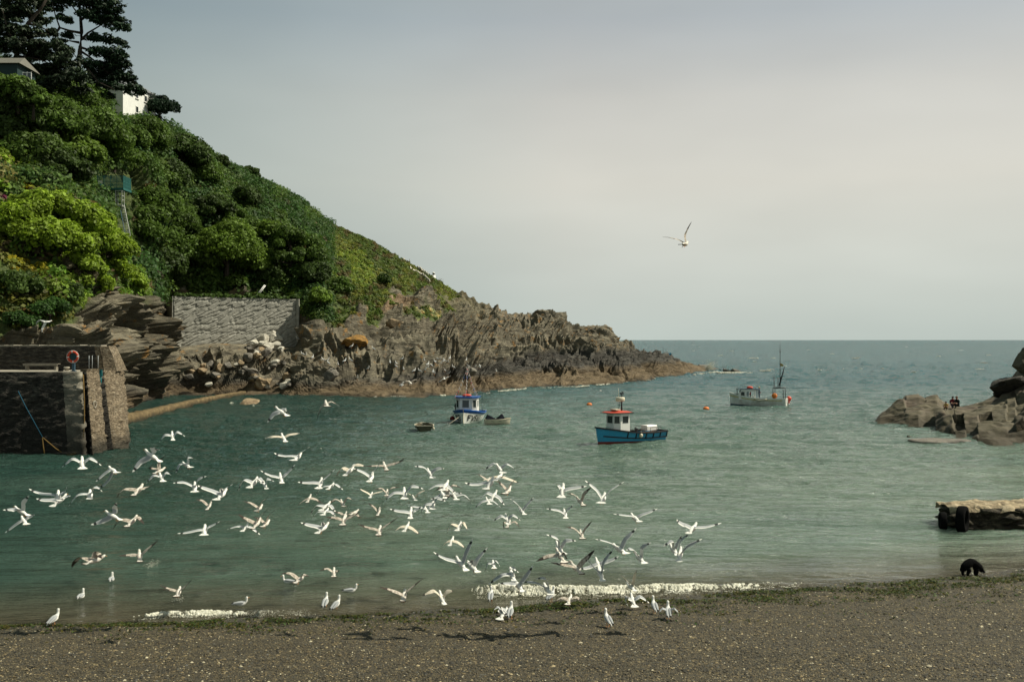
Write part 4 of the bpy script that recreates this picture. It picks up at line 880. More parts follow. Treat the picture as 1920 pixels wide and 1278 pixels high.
nn=t.noise(p,2.5,5,.65); cb=t.mix(t.ramp(nn,[(.5,0.),(.8,.5)]),(.018,.25,.44),(.03,.17,.25)); sk=t.noise(t.pos((3,3,.5),obj=True),2.2,4,.7); cb=t.mix(t.ramp(sk,[(.56,0.),(.72,.35)]),cb,(.12,.10,.07))
t.col(t.mix(bl_,cb,(.17,.018,.014))); M_HULLA=t.mat
hull_part(rg,[M_HULLA,M_HULLA],mA,A_)
deck_part(rg,M_DECK,A_,.14)
rail_part(rg,M_TRIM,A_,.13,.12)
def strake(rings,mat,root,u_,w_=.05,name='rubbing_strake',i0=0,i1=None,side=(0,1)):
    mb=MB()
    for s in side:
        sec=[]
        for r in rings[i0:i1]:
            n=(len(r)-1)//2; k=u_*n; a=int(k); f=k-a; P_=lambda q:Vector(r[n+q] if s else r[n-q]); p=P_(a).lerp(P_(min(a+1,n)),f); o_=.02*(1 if s else -1); sec.append([p+Vector((0,o_*0,-w_)),p+Vector((0,o_*2.2,-w_)),p+Vector((0,o_*2.2,w_)),p+Vector((0,0,w_))])
        mb.loft(sec,0,True,False)
    return mb.build(name,mat,root)
strake(rg,M_TRIM,A_,.70,.045,i1=16,side=(1,)); strake(rg,M_TRIM,A_,.70,.045,i1=16,side=(0,))
for k in(0,2,4,6,8.6,10.6):      # upright fender battens on the sides
    i=int(k); f=k-i
    for s in(0,1):
        r=rg[i]; r2=rg[min(i+1,16)]; n=8; pts=[]
        for q in(5.6,6.4,7.2,8):
            a=int(q); a=min(a,7); g_=q-a; 
            A1=Vector(r[n+a] if s else r[n-a]).lerp(Vector(r[n+a+1] if s else r[n-a-1]),g_); A2=Vector(r2[n+a] if s else r2[n-a]).lerp(Vector(r2[n+a+1] if s else r2[n-a-1]),g_); pts.append(A1.lerp(A2,f)+Vector((0,.02 if s else -.02,0)))
        mb=MB(); mb.tube(pts,.065,4); mb.build('batten',M_TRIM,A_)
wh0=.7; zt=2.52
def cabin(root,x0,x1,w0,w1,z0,z1,mat,inset=.06,name='wheelhouse',nose=0):
    """cabin walls with a faceted front (towards +x)"""
    lo=[(x0,-w0/2),(x1-nose,-w0/2),(x1,-w1/2),(x1,w1/2),(x1-nose,w0/2),(x0,w0/2)]
    mb=MB(); ring=lambda z,k:[(x0+(x-x0)*1.0-(k if x>x0 else -k*.3),y*(1-k*.5),z) for x,y in lo]
    mb.loft([ring(z0,0),ring(z1,inset)],0,True,False); return mb.build(name,mat,root),lo
cab,lo=cabin(A_,.75,2.2,1.62,.90,1.02,zt,M_WHITE,.03,nose=.45)
Vw=(M_TRIM,M_GLASS)
# in local axes the viewer sees the port (-y... after rotation) side and the front
for s in(1,-1):
    win(A_,(1.22,s*.80,2.0),.52,.50,Rz(s*math.pi/2),Vw)
    win(A_,(1.975,s*.625,2.0),.36,.52,Rz(s*math.radians(51)),Vw)
win(A_,(2.195,0,2.0),.56,.52,Rz(0),Vw)
mb=MB(); mb.loft([[(x,y,z) for x,y in((.50,-1.05),(2.1,-1.05),(2.68,-.65),(2.68,.65),(2.1,1.05),(.50,1.05))] for z in(zt,zt+.06)],0,True,False); rf=mb.build('roof',M_TRIM,A_)
mb=MB(); mb.loft([[(x,y,zt+.06) for x,y in((.58,-.97),(2.06,-.97),(2.58,-.6),(2.58,.6),(2.06,.97),(.58,.97))],[(x,y,zt+.16) for x,y in((.8,-.6),(1.9,-.6),(2.1,-.4),(2.1,.4),(1.9,.6),(.8,.6))]],0,True,False); mb.build('roof_top',M_ROOFR,rf)
mb=MB(); mb.box((1.85,.25,zt+.3),(.5,.75,.09)); mb.box((1.85,.0,zt+.19),(.35,.3,.1)); mb.build('liferaft_rack',M_CREAM,A_)
mb=MB(); mb.torus((1.75,.1,zt+.21),.25,.06,None,18,6); mb.build('lifebuoy_ring',M_PINK,A_)
mb=MB(); mb.tube([(.95,0,zt),(.95,0,zt+1.15)],.06,6); mb.tube([(.95,0,zt+1.1),(.95,0,4.15)],.03,6); mb.tube([(1.3,0,zt+.05),(1.15,0,zt+1.0)],.025,5); mb.build('mast',M_TRIM,A_)
mb=MB(); mb.tube([(1.1,0,zt+.93),(1.1,0,zt+.98),(1.1,0,zt+1.22),(1.1,0,zt+1.27)],[.33,.38,.38,.32],18); mb.build('radar_drum',M_CREAM,A_)
mb=MB(); mb.box((.93,0,4.05),(.2,.3,.07)); mb.ball((.93,.12,4.18),.08,0,8,5); mb.ball((.93,-.12,4.1),.08,0,8,5); mb.tube([(.95,-.2,3.9),(.95,.2,3.9)],.025,5); mb.build('mast_lights',M_TRIM,A_)
mb=MB(); mb.tube([(1.35,.1,zt+1.1),(1.38,.1,4.55)],[.018,.01],5); mb.build('whip_aerial',M_CREAM,A_)
for s in(1,-1):
    mb=MB(); pts=[(-2.7,s*.80,.8),(-2.7,s*.80,1.22),(-1.4,s*.92,1.22),(-1.4,s*.92,.8)]; mb.tube(pts,.022,5); mb.tube([(-2.1,s*.86,.8),(-2.1,s*.86,1.22)],.02,5); mb.build('side_rail',M_TRIM,A_)
    mb=MB(); mb.tube([(-.9,s*.95,.8),(-.9,s*.95,1.18),(.25,s*.95,1.18),(.25,s*.95,.85)],.02,5); mb.build('side_rail',M_TRIM,A_)
mb=MB(); mb.loft([[(x,y*k,z) for x,y in((-2.6,-.42),(-1.5,-.42),(-1.5,.42),(-2.6,.42))] for z,k in((.95,1),(1.28,1),(1.36,.85))],0,True,False); mb.build('engine_cover',M_WHITE,A_)
mb=MB(); mb.tube([(-.55,.1,.75),(-.55,.1,1.2)],.10,8); mb.tube([(-.55,-.1,1.12),(-.55,.3,1.12)],.05,6); mb.build('capstan',M_TRIM,A_)
mb=MB(); mb.loft([[(2.0,-.35,1.13),(2.6,-.2,1.3),(2.6,.2,1.3),(2.0,.35,1.13)],[(2.1,-.2,1.26),(2.45,-.1,1.42),(2.45,.1,1.42),(2.1,.2,1.26)]],0,True,True); mb.build('foredeck_tarp',M_PALEG,A_)
fender(A_,(-.15,1.15,.66),.16,M_CREAM)
# ---------- B: white boat seen bow-on, dressed with bunting
pb=WP(869,794.5); thB=-math.pi/2-.13; fw=Vector((math.cos(thB),math.sin(thB),0)); L_,B_=6.2,3.1
B0=Vector((pb.x,pb.y,0))-fw*(L_/2+.05)
Bb=empty('fishing_boat',B0,thB,'white fishing boat with royal blue rail, dressed with strings of bunting','boat')
shB=lambda t_:.92+.62*max(0,t_-.3)**1.5*1.4; rg=hull_rings(L_,B_,shB,lambda t_:-.5,stern=.85,rake=.05,full=2.9)
def mB(i,j):
    u_=(abs(j+.5-8))/8; return 1 if u_>.86 else 0
hull_part(rg,[M_HW,M_BLUE2],mB,Bb); deck_part(rg,M_BLUE2,Bb,.16); rail_part(rg,M_BLUE2,Bb,.10,.12)
mb=MB(); mb.tube([Vector(rg[-1][8])+Vector((.0,0,0)),Vector(rg[-1][12])+Vector((.05,0,0)),Vector(rg[-1][16])+Vector((.03,0,.05))],.045,5); mb.build('stem_post',M_CREAM,Bb)
ztB=2.55; cab,lo=cabin(Bb,.2,1.9,2.25,1.25,.8,ztB,M_WHITE,.08,nose=.45)
win(Bb,(1.875,0,1.95),.74,.80,Rz(0)@Ry(-.06),(M_WHITE,M_GLASS),.05)
for s in(1,-1):
    win(Bb,(1.655,s*.87,1.95),.46,.80,Rz(s*math.radians(48)),(M_WHITE,M_GLASS),.05); win(Bb,(.95,s*1.105,1.95),.5,.66,Rz(s*math.pi/2),(M_WHITE,M_GLASS),.05)
mb=MB(); mb.loft([[(x,y,z) for x,y in((.0,-1.25),(1.6,-1.25),(2.15,-.7),(2.15,.7),(1.6,1.25),(.0,1.25))] for z in(ztB,ztB+.14)],0,True,False); mb.build('roof',M_BLUE2,Bb)
mb=MB(); mb.ball((1.2,0,ztB+.24),(.35,.5,.13),0,14,6); mb.build('liferaft',M_PINK,Bb)
mb=MB(); mb.tube([(1.0,0,ztB),(1.0,0,ztB+2.1),(1.0,0,ztB+3.8),(1.0,0,ztB+5.1)],[.045,.04,.02,.01],6); mb.ball((1.0,0,ztB+3.6),.09,0,8,5); mb.box((1.0,0,ztB+3.3),(.08,.3,.06)); mb.build('mast',M_DARK,Bb)
M_BUNT=[paint('flag_red',(.6,.10,.09),.8,.1),paint('flag_white',(.75,.72,.68),.8,.1),paint('flag_blue',(.12,.16,.40),.8,.1),paint('flag_pink',(.78,.42,.38),.8,.1)]
top=Vector((1.0,0,ztB+3.1))
for e in((1.9,-1.15,ztB+.05),(2.0,.02,ztB+.1),(1.4,1.1,ztB+.1),(0.1,1.0,ztB+.1)):
    e=Vector(e); mb=MB(); N=17; pts=[top.lerp(e,i/N)-Vector((0,0,.16*math.sin(math.pi*i/N))) for i in range(N+1)]; mb.tube(pts,.008,4,1)
    for i in range(N):
        a=pts[i].lerp(pts[i+1],.15);b=pts[i].lerp(pts[i+1],.85); m_=(a+b)/2+Vector((.0,.12*(-1)**i,-.30)); mb.add([a,b,m_,(a+b)/2+Vector((.012,.01,-.05))],[(0,1,2),(1,0,3),(1,3,2),(3,0,2)],(0,1,3,1,2,0,1)[i%7])
    mb.build('bunting',M_BUNT,Bb)
mb=MB(); 
for s in(1,): mb.tube([(-2.5,s*1.0,.9),(-2.5,s*1.0,2.6),(-.2,s*1.0,2.6)],.03,6)
mb.tube([(-2.5,-1.0,.9),(-2.5,-1.0,2.6),(-2.5,1.0,2.6)],.03,6); mb.tube([(-1.2,1.0,2.6),(-1.2,1.0,3.3)],.012,5); mb.build('gantry',M_BLUEG,Bb)
mb=MB(); mb.ball((-.4,-1.38,1.5),(.24,.22,.42),0,10,7); mb.box((-.4,-1.34,.85),(.16,.18,.8)); mb.build('net_drum',M_TARP,Bb)
mb=MB(); mb.ball((.6,-1.62,.35),.27,0,14,9,None,(1,.3)); mb.tube([(.6,-1.6,.6),(.6,-1.2,1.0)],.02,5); mb.build('fender',[M_BOOT,M_WHITE],Bb)
mb=MB(); mb.tube([(3.05,-.05,1.0),(4.0,-1.1,.2),(4.6,-1.7,-.2)],.02,5); mb.build('mooring_rope',M_CREAM,Bb)
# registration number painted on the starboard and port bows
GL={'F':['1111','1000','1110','1000','1000'],'Y':['1001','1001','0110','0110','0110'],'5':['1111','1000','1110','0001','1110'],'8':['0110','1001','0110','1001','0110'],'3':['1110','0001','0110','0001','1110']}
def reg(side,name='registration_number'):
    mb=MB(); x=0; tx='FY583'
    def hp(s_,h_):
        # point on the hull side: s_ metres back from the bow, height fraction
        xx=L_/2-s_; 
        for i in range(len(rg)-1):
            if rg[i][8][0]<=xx<=rg[i+1][8][0]+1e-6: break
        f=(xx-rg[i][8][0])/(rg[i+1][8][0]-rg[i][8][0]); n=8; best=None
        q=h_*8; a=min(int(q),7); g_=q-a; sg=side
        def gp(r): return Vector(r[n+sg*a]).lerp(Vector(r[n+sg*(a+1)]),g_)
        p=gp(rg[i]).lerp(gp(rg[i+1]),f); return p+Vector((.02,side*.035,0))
    seq=tx if side>0 else tx[::-1]
    s0=.40; cw_=.098
    for ch in seq:
        for r_ in range(5):
            for c_ in range(4):
                cc=c_ if side>0 else 3-c_
                if GL[ch][r_][cc]=='1':
                    h1=.80-.062*r_; h0=h1-.06; a=s0+c_*cw_; 
                    mb.add([hp(a,h0),hp(a+cw_*.98,h0),hp(a+cw_*.98,h1),hp(a,h1)],[(0,1,2,3)] if side>0 else [(3,2,1,0)])
        s0+=cw_*4.7
    return mb.build(name,M_TRIM,Bb)
reg(1); reg(-1)
# ---------- dinghies
def dinghy(loc,rz,L,B,label,hmat,imat,rail,extra=None,h=.42):
    d=empty('dinghy',loc,rz,label,'dinghy'); s_=lambda t_:h+.22*max(0,t_-.4)**1.5
    r=hull_rings(L,B,s_,lambda t_:-.14,stern=.80,rake=.12,n=7,ns=13,full=2.4); hull_part(r,[hmat],lambda i,j:0,d)
    inn=[[(x,y*.93,z+.06 if abs(y)<B*.3 else z) for x,y,z in q] for q in r[:-1]]; mb=MB(); mb.loft(inn,0,False,True,False); n=len(inn[0]); mb.build('inner_hull',imat,d)
    rail_part(r,rail,d,.06,.05)
    for x in(-.25*L,.08*L): 
        i=int((x/L+.5)*12); mb=MB(); mb.box((x,0,h-.14),(.2,abs(r[i][0][1])*1.85,.035)); mb.build('thwart',M_WOOD,d)
    if extra: extra(d)
    return d
def exC(d):
    mb=MB(); mb.box((-1.15,0,.50),(.12,1.1,.1)); mb.build('stern_board',M_PALEG,d)
    mb=MB(); mb.tube([(-.2,-.3,.42),(1.0,.45,.62)],.025,5); mb.box((-.45,-.46,.38),(.45,.12,.02),rot=Rz(.56)); mb.build('oar',M_WOOD,d)
    fender(d,(-1.05,-.78,.28),.12,M_CREAM); fender(d,(.9,.66,.3),.11,M_TARP)
q=WP(794,808); dinghy((q.x,q.y+.6,0),math.radians(100),2.5,1.75,'small weathered open dinghy floating alone left of the bunting boat',M_DW,M_DWI,M_CREAM,exC,.55)
def exD(d):
    mb=MB(); mb.loft([[(-1.2,-.62,.42),(-1.2,.62,.42),(.0,.70,.45),(.0,-.70,.45)],[(-1.0,-.1,.98),(-1.0,.1,1.0),(-.6,.1,.8),(-.6,-.1,.8)]],0,True,False); mb.build('tarpaulin',M_TARP,d)
    mb=MB(); mb.loft([[(-.05,-.68,.46),(-.05,.68,.46),(.72,.5,.5),(.72,-.5,.5)],[(.45,-.1,1.05),(.45,.1,1.02),(.62,.1,.9),(.62,-.1,.9)]],0,True,False); mb.build('tarpaulin',M_TARP,d)
q=WP(932,795.5); dinghy((q.x,q.y+.5,0),math.radians(12),2.5,1.45,'cream dinghy with a dark tarpaulin tied behind the bunting boat',M_CREAM,M_CREAM,M_CREAM,exD,.5)
# ---------- people (small)
def person(loc,rz,pose,cols_,label,h=1.74,hat=None,root=None):
    o=empty('person',loc,rz,label,'person')
    J={'stand':[(0,0,.95),(0,0,1.18),(0,0,1.42),(0,0,1.52),(0,.02,1.64), (.17,0,1.40),(.25,.05,1.12),(.22,.25,.95), (-.17,0,1.40),(-.25,.05,1.12),(-.22,.25,.98), (.09,0,.92),(.11,.03,.5),(.11,0,.06),(.11,.14,.03), (-.09,0,.92),(-.11,.03,.5),(-.11,0,.06),(-.11,.14,.03)],
       'sit':[(0,0,.12),(0,.04,.34),(0,.10,.56),(0,.14,.66),(0,.18,.78), (.17,.10,.54),(.24,.22,.32),(.12,.42,.30), (-.17,.10,.54),(-.24,.22,.32),(-.12,.42,.32), (.10,.04,.12),(.13,.42,.36),(.12,.52,-.05),(.12,.66,-.06), (-.10,.04,.12),(-.13,.42,.34),(-.12,.55,-.05),(-.12,.69,-.06)]}[pose]
    rad=[.155,.15,.165,.06,.095, .075,.05,.035, .075,.05,.035, .095,.065,.045,.04, .095,.065,.045,.04]
    E=[(0,1),(1,2),(2,3),(3,4),(2,5),(5,6),(6,7),(2,8),(8,9),(9,10),(0,11),(11,12),(12,13),(13,14),(0,15),(15,16),(16,17),(17,18)]
    s=h/1.74; me=bpy.data.meshes.new('body'); me.from_pydata([tuple(k*s for k in j) for j in J],E,[]); b=bpy.data.objects.new('body',me); COL.objects.link(b)
    md=b.modifiers.new('skin','SKIN'); 
    if not me.skin_vertices: me.attributes.new('skin','FLOAT',"POINT") if False else None
    bm=bmesh.new(); bm.from_mesh(me); ly=bm.verts.layers.skin.verify()
    for v,r in zip(bm.verts,rad): v[ly].radius=(r*s,r*s*(.72 if r>.14 else 1)); 
    bm.verts.ensure_lookup_table(); bm.verts[0][ly].use_root=True; bm.to_mesh(me); bm.free()
    b.modifiers.new('sub','SUBSURF').levels=2
    dg=bpy.context.evaluated_depsgraph_get(); me2=bpy.data.meshes.new_from_object(b.evaluated_get(dg)); COL.objects.unlink(b); bpy.data.objects.remove(b)
    for m_ in cols_: me2.materials.append(m_)   # skin, top, trousers
    hz=J[3][2]*s-.02; wz=J[0][2]*s; 
    mi=[]
    for p in me2.polygons:
        c=p.center; hand=min((c-Vector(J[7])*s).length,(c-Vector(J[10])*s).length)<.10
        leg=(c.z<wz+.02*s) if pose=='stand' else (c.y>.24*s and not hand and abs(c.z-.25*s)<.4*s and min((c-Vector(J[k])*s).length for k in(12,13,14,16,17,18,11,15))<.24*s)
        mi.append(0 if (c.z>hz or hand) else (2 if leg else 1))
    me2.polygons.foreach_set('material_index',np.array(mi,dtype=np.int32)); me2.polygons.foreach_set('use_smooth',np.ones(len(mi),bool)); me2.name='body'
    bo=bpy.data.objects.new('body',me2); COL.objects.link(bo); bo.parent=o
    hd=Vector(J[4])*s; mb=MB(); mb.ball(hd+Vector((0,-.015,.045)),(.098*s,.115*s,.10*s),0,12,8)
    if hat is not None and hat[0]=='hat': mb.tube([hd+Vector((0,0,.055)),hd+Vector((0,0,.07))],[.17,.16],14)
    mb.build('hat' if hat and hat[0]=='hat' else 'hair',hat[1],o)
    mb=MB(); mb.box(hd+Vector((0,.10*s,.0)),(.022,.03,.035)); mb.build('nose',cols_[0],o)
    return o
M_SKIN=paint('skin',(.42,.22,.15),.6,.3); M_NAVY=paint('navy_cloth',(.015,.022,.05),.9,.1); M_DJ=paint('dark_jacket',(.010,.014,.014),.9,.1); M_MAR=paint('maroon_cloth',(.16,.02,.03),.9,.1); M_YC=paint('yellow_cloth',(.42,.30,.10),.9,.1); M_REDC=paint('red_cloth',(.40,.03,.03),.9,.1); M_HAIR=paint('dark_hair',(.012,.010,.009),.7,.2); M_HAT=paint('straw_hat',(.50,.40,.25),.8,.2)
# ---------- E: white boat with stern gantry
pb=WP(1422,760); thE=math.pi-.42
E_=empty('fishing_boat',(pb.x,pb.y,0),thE,'white fishing boat with a dark stern gantry, tall mast and two people aboard','boat'); L_,B_=7.2,2.35
shE=lambda t_:.95+.05*(1-t_)+1.0*max(0,t_-.4)**1.6*1.5; rg=hull_rings(L_,B_,shE,lambda t_:-.4,stern=.84,rake=.03,full=2.6)
def mE(i,j):
    z=(rg[i][j][2]+rg[i][j+1][2])/2; u_=abs(j+.5-8)/8
    return 2 if z<.02+.25*max(0,i/16-.35) else 0
hull_part(rg,[M_HW,M_YEL,M_BLUEG],mE,E_); deck_part(rg,paint('deck_blue',(.10,.24,.32),.6,.3,.2),E_,.28); rail_part(rg,M_HW,E_,.09,.09)
strake(rg,M_YEL,E_,.86,.035,i0=1)
# wheelhouse, open aft, arched side windows
zb,zt=.75,2.12
mb=MB()
for s in(1,-1):
    y=s*.78
    for x0,x1,z0,z1 in((.2,.42,zb,zt),(.42,1.35,zb,1.05),(.42,1.35,1.82,zt),(1.35,2.35,zb,1.15),(1.35,1.62,1.15,zt),(2.1,2.35,1.15,1.75),(1.62,2.1,1.75,zt)):
        mb.box(((x0+x1)/2,y,(z0+z1)/2),(x1-x0,.05,z1-z0))
mb.box((2.36,0,1.0),(.05,1.6,.55)); mb.box((2.30,0,1.95),(.05,1.6,.16)); 
for y in(-.78,-.26,.26,.78): mb.box((2.33,y,1.55),(.05,.09,.7))
mb.build('wheelhouse',M_WHITE,E_)
mb=MB(); mb.loft([[(x,y,z) for x,y in((.05,-.9),(2.2,-.9),(2.55,-.6),(2.55,.6),(2.2,.9),(.05,.9))] for z in(zt,zt+.08)],0,True,False); mb.build('roof',M_BLUEG,E_)
for s in(1,-1):
    mb=MB(); 
    mb.torus((1.86,s*.81,1.42),.27,.03,Rx(math.pi/2)@Matrix.Diagonal((.8,1.25,1)),20,5); f=mb.build('window',M_TRIM,E_); mb=MB(); mb.ball((1.86,s*.79,1.42),(.24,.012,.34),0,14,8); mb.build('pane',M_GLASS,f)
mb=MB(); mb.box((2.34,0,1.57),(.015,1.5,.6)); f=mb.build('windscreen',M_GLASS,E_)
mb=MB(); mb.ball((1.1,0,zt+.22),(.42,.34,.15),0,12,6); mb.box((1.1,0,zt+.1),(.7,.4,.08)); mb.build('liferaft',M_PINK,E_)
mb=MB(); mb.tube([(.5,-.1,zt),(-.2,-.3,zt+.9)],.012,5); mb.build('whip_aerial',M_TRIM,E_)
mb=MB(); mb.tube([(2.75,0,1.2),(2.75,0,2.0)],.05,6); mb.ball((2.75,0,2.05),.11,0,8,5); mb.box((2.65,0,1.3),(.4,.4,.25)); mb.build('anchor_winch',M_TRIM,E_)
mb=MB()
for x in(-3.3,-2.0):
    for y in(-.85,.85): mb.tube([(x,y,.9),(x*.99,y*.9,2.35)],.045,6)
for a,b in(((-3.3,-.8),(-2.0,-.8)),((-3.3,.8),(-2.0,.8)),((-3.3,-.8),(-3.3,.8)),((-2.0,-.8),(-2.0,.8))): mb.tube([(a[0],a[1],2.35),(b[0],b[1],2.35)],.045,6)
for x in(-2.0,-2.5): 
    for z in(2.7,3.1,3.5): mb.tube([(x,-.2,z),(x,.2,z)],.02,5)
    mb.tube([(x,-.2,2.35),(x,-.2,3.7)],.022,5); mb.tube([(x,.2,2.35),(x,.2,3.7)],.022,5)
mb.build('gantry',M_DARK,E_)
mb=MB(); mb.tube([(-2.75,0,2.3),(-2.75,0,4.5),(-2.75,0,7.0),(-2.75,0,8.4)],[.06,.05,.035,.008],6); mb.ball((-2.75,0,7.0),.10,0,8,5); mb.box((-2.75,0,6.2),(.05,.25,.05)); mb.build('mast',M_DARK,E_)
mb=MB(); mb.tube([(-2.65,0,2.6),(-2.9,.0,3.6),(-3.35,0,5.1)],[.10,.10,.05],7); mb.build('furled_sail',M_TRIM,E_)
mb=MB(); mb.add([(-2.8,0,5.5),(-3.15,.06,5.35),(-3.2,.10,5.1),(-2.8,.03,5.15),(-2.8,.012,5.5),(-3.15,.072,5.35),(-3.2,.112,5.1),(-2.8,.042,5.15)],[(0,1,2,3),(7,6,5,4),(0,4,5,1),(1,5,6,2),(2,6,7,3),(3,7,4,0)]); mb.build('flag',M_YC,E_)
mb=MB(); mb.ball((-2.2,.95,1.35),.36,0,14,9); mb.build('buoy_float',M_ORNG,E_)
mb=MB(); mb.ball((-3.75,-.75,.95),.32,0,14,9); mb.ball((-3.7,-.7,.5),.2,0,10,7); mb.build('fender',[M_PINK],E_)
mb=MB(); mb.ball((-3.72,-.68,.25),.15,0,10,7); mb.build('fender',M_WHITE,E_)
mb=MB(); 
for y in(-.35,.15): mb.tube([(-3.62,y,1.0),(-3.7,y,.05)],.04,5); 
mb.box((-3.64,-.1,.55),(.05,.6,.05)); mb.build('transom_ladder',M_WHITE,E_)
mb=MB(); mb.tube([(.3,1.2,.95),(-.3,1.28,.72),(-1.3,1.28,.9)],.10,7); mb.build('rolled_net',M_CREAM,E_)
pw_=E_.location+Rz(thE)@Vector((-.15,.35,.70)); person(pw_,thE+1.7,'stand',[M_SKIN,M_NAVY,M_NAVY],'man in dark blue top and pale hat standing in the white boat',1.72,('hat',M_HAT))
pw_=E_.location+Rz(thE)@Vector((1.0,.15,.62)); person(pw_,thE-1.4,'stand',[M_SKIN,M_REDC,M_DJ],'person in red inside the open wheelhouse of the white boat',1.42,('hair',M_HAIR))
# people on the right rocks
s=surf2(1775,768); person(s+Vector((-.25,-.3,.10)),2.6,'sit',[M_SKIN,M_YC,M_DJ],'person in yellow sitting lowest and leftmost on the right rocks',1.5,('hair',M_HAIR))
s=surf2(1786,766); person(s+Vector((0,.1,.25)),2.9,'sit',[M_SKIN,M_MAR,M_NAVY],'person in maroon seated in the middle of the group on the right rocks',2.05,('hair',M_HAIR))
s=surf2(1796,766); person(s+Vector((0.1,.0,.18)),2.2,'sit',[M_SKIN,M_DJ,M_DJ],'person in a dark jacket at the right of the group on the rocks',2.05,('hair',paint('brown_hair',(.12,.05,.025),.7,.2)))
# ---------- buoys
def buoy(px,py,r,label,mat,group=None):
    q=WP(px,py); o=empty('mooring_buoy',(q.x,q.y,0),0,label,'buoy',group); mb=MB(); mb.ball((0,0,.10*r/.3),(r,r,r*.72),0,16,10); mb.build('float',mat,o); mb=MB(); mb.tube([(0,0,r*.7),(0,0,r*1.05)],r*.22,8); mb.torus((0,0,r*1.0),r*.2,r*.06,Rx(1.57),12,5); mb.build('top_ring',M_TRIM,o); return o
buoy(1105,760,.36,'orange mooring buoy left of the blue boat mast',M_ORNG); buoy(1324,768,.38,'orange mooring buoy between the blue boat and the white boat',M_ORNG); buoy(1086,766,.14,'tiny white float at the end of a line left of the blue boat',M_WHITE); buoy(1126,733,.16,'tiny white float near the reef behind the blue boat',M_WHITE)
buoy(1663,737,.14,'tiny dark float far out left of the right rocks',M_BOOT)
# ---------- far boat beyond the headland
q=WP(1245,665.5); fb=empty('fishing_boat',(q.x,q.y,0),math.radians(0),'tiny distant blue and white boat beyond the tip of the headland','boat')
r=hull_rings(7.5,2.4,lambda t_:.9+.5*max(0,t_-.4),lambda t_:-.3,n=5,ns=9); hull_part(r,[M_BLUE],lambda i,j:0,fb); deck_part(r,M_WHITE,fb,.1); mb=MB(); mb.loft([[(x,y,z) for x,y in((.2,-.8),(2.2,-.7),(2.2,.7),(.2,.8))] for z in(.8,2.2)],0,True,False); mb.build('wheelhouse',M_WHITE,fb); mb=MB(); mb.tube([(-.4,0,.8),(-.4,0,4.2)],.08,6); mb.build('mast',M_DARK,fb)
# ================================================================ gulls
t=NT('gull_white',.7,.2); t.col((.74,.73,.68)); M_GW=t.mat
t=NT('gull_grey',.7,.2); t.col((.34,.355,.36)); M_GG=t.mat
t=NT('gull_black',.7,.2); t.col((.015,.015,.016)); M_GB=t.mat
t=NT('gull_orange',.6,.3); t.col((.55,.25,.10)); M_GO=t.mat
def mott(nm,a,b):
    t=NT(nm,.8,.15); n=t.noise(t.pos(obj=True),16,3,.6); t.col(t.ramp(n,[(.38,a),(.62,b)])); return t.mat
M_JB=mott('juvenile_body',(.48,.43,.36),(.76,.73,.67)); M_JW=mott('juvenile_wing',(.22,.185,.15),(.52,.47,.40)); M_JD=mott('juvenile_wing_tip',(.02,.017,.015),(.06,.045,.035))
M_CRM=mott('cream_wing',(.50,.44,.34),(.66,.60,.50))
GMATS={'a':[M_GW,M_GG,M_GB,M_GO],'j':[M_JB,M_JW,M_JD,M_GO],'c':[M_GW,M_CRM,M_JD,M_GO]}
def v3(p): return Vector(p)
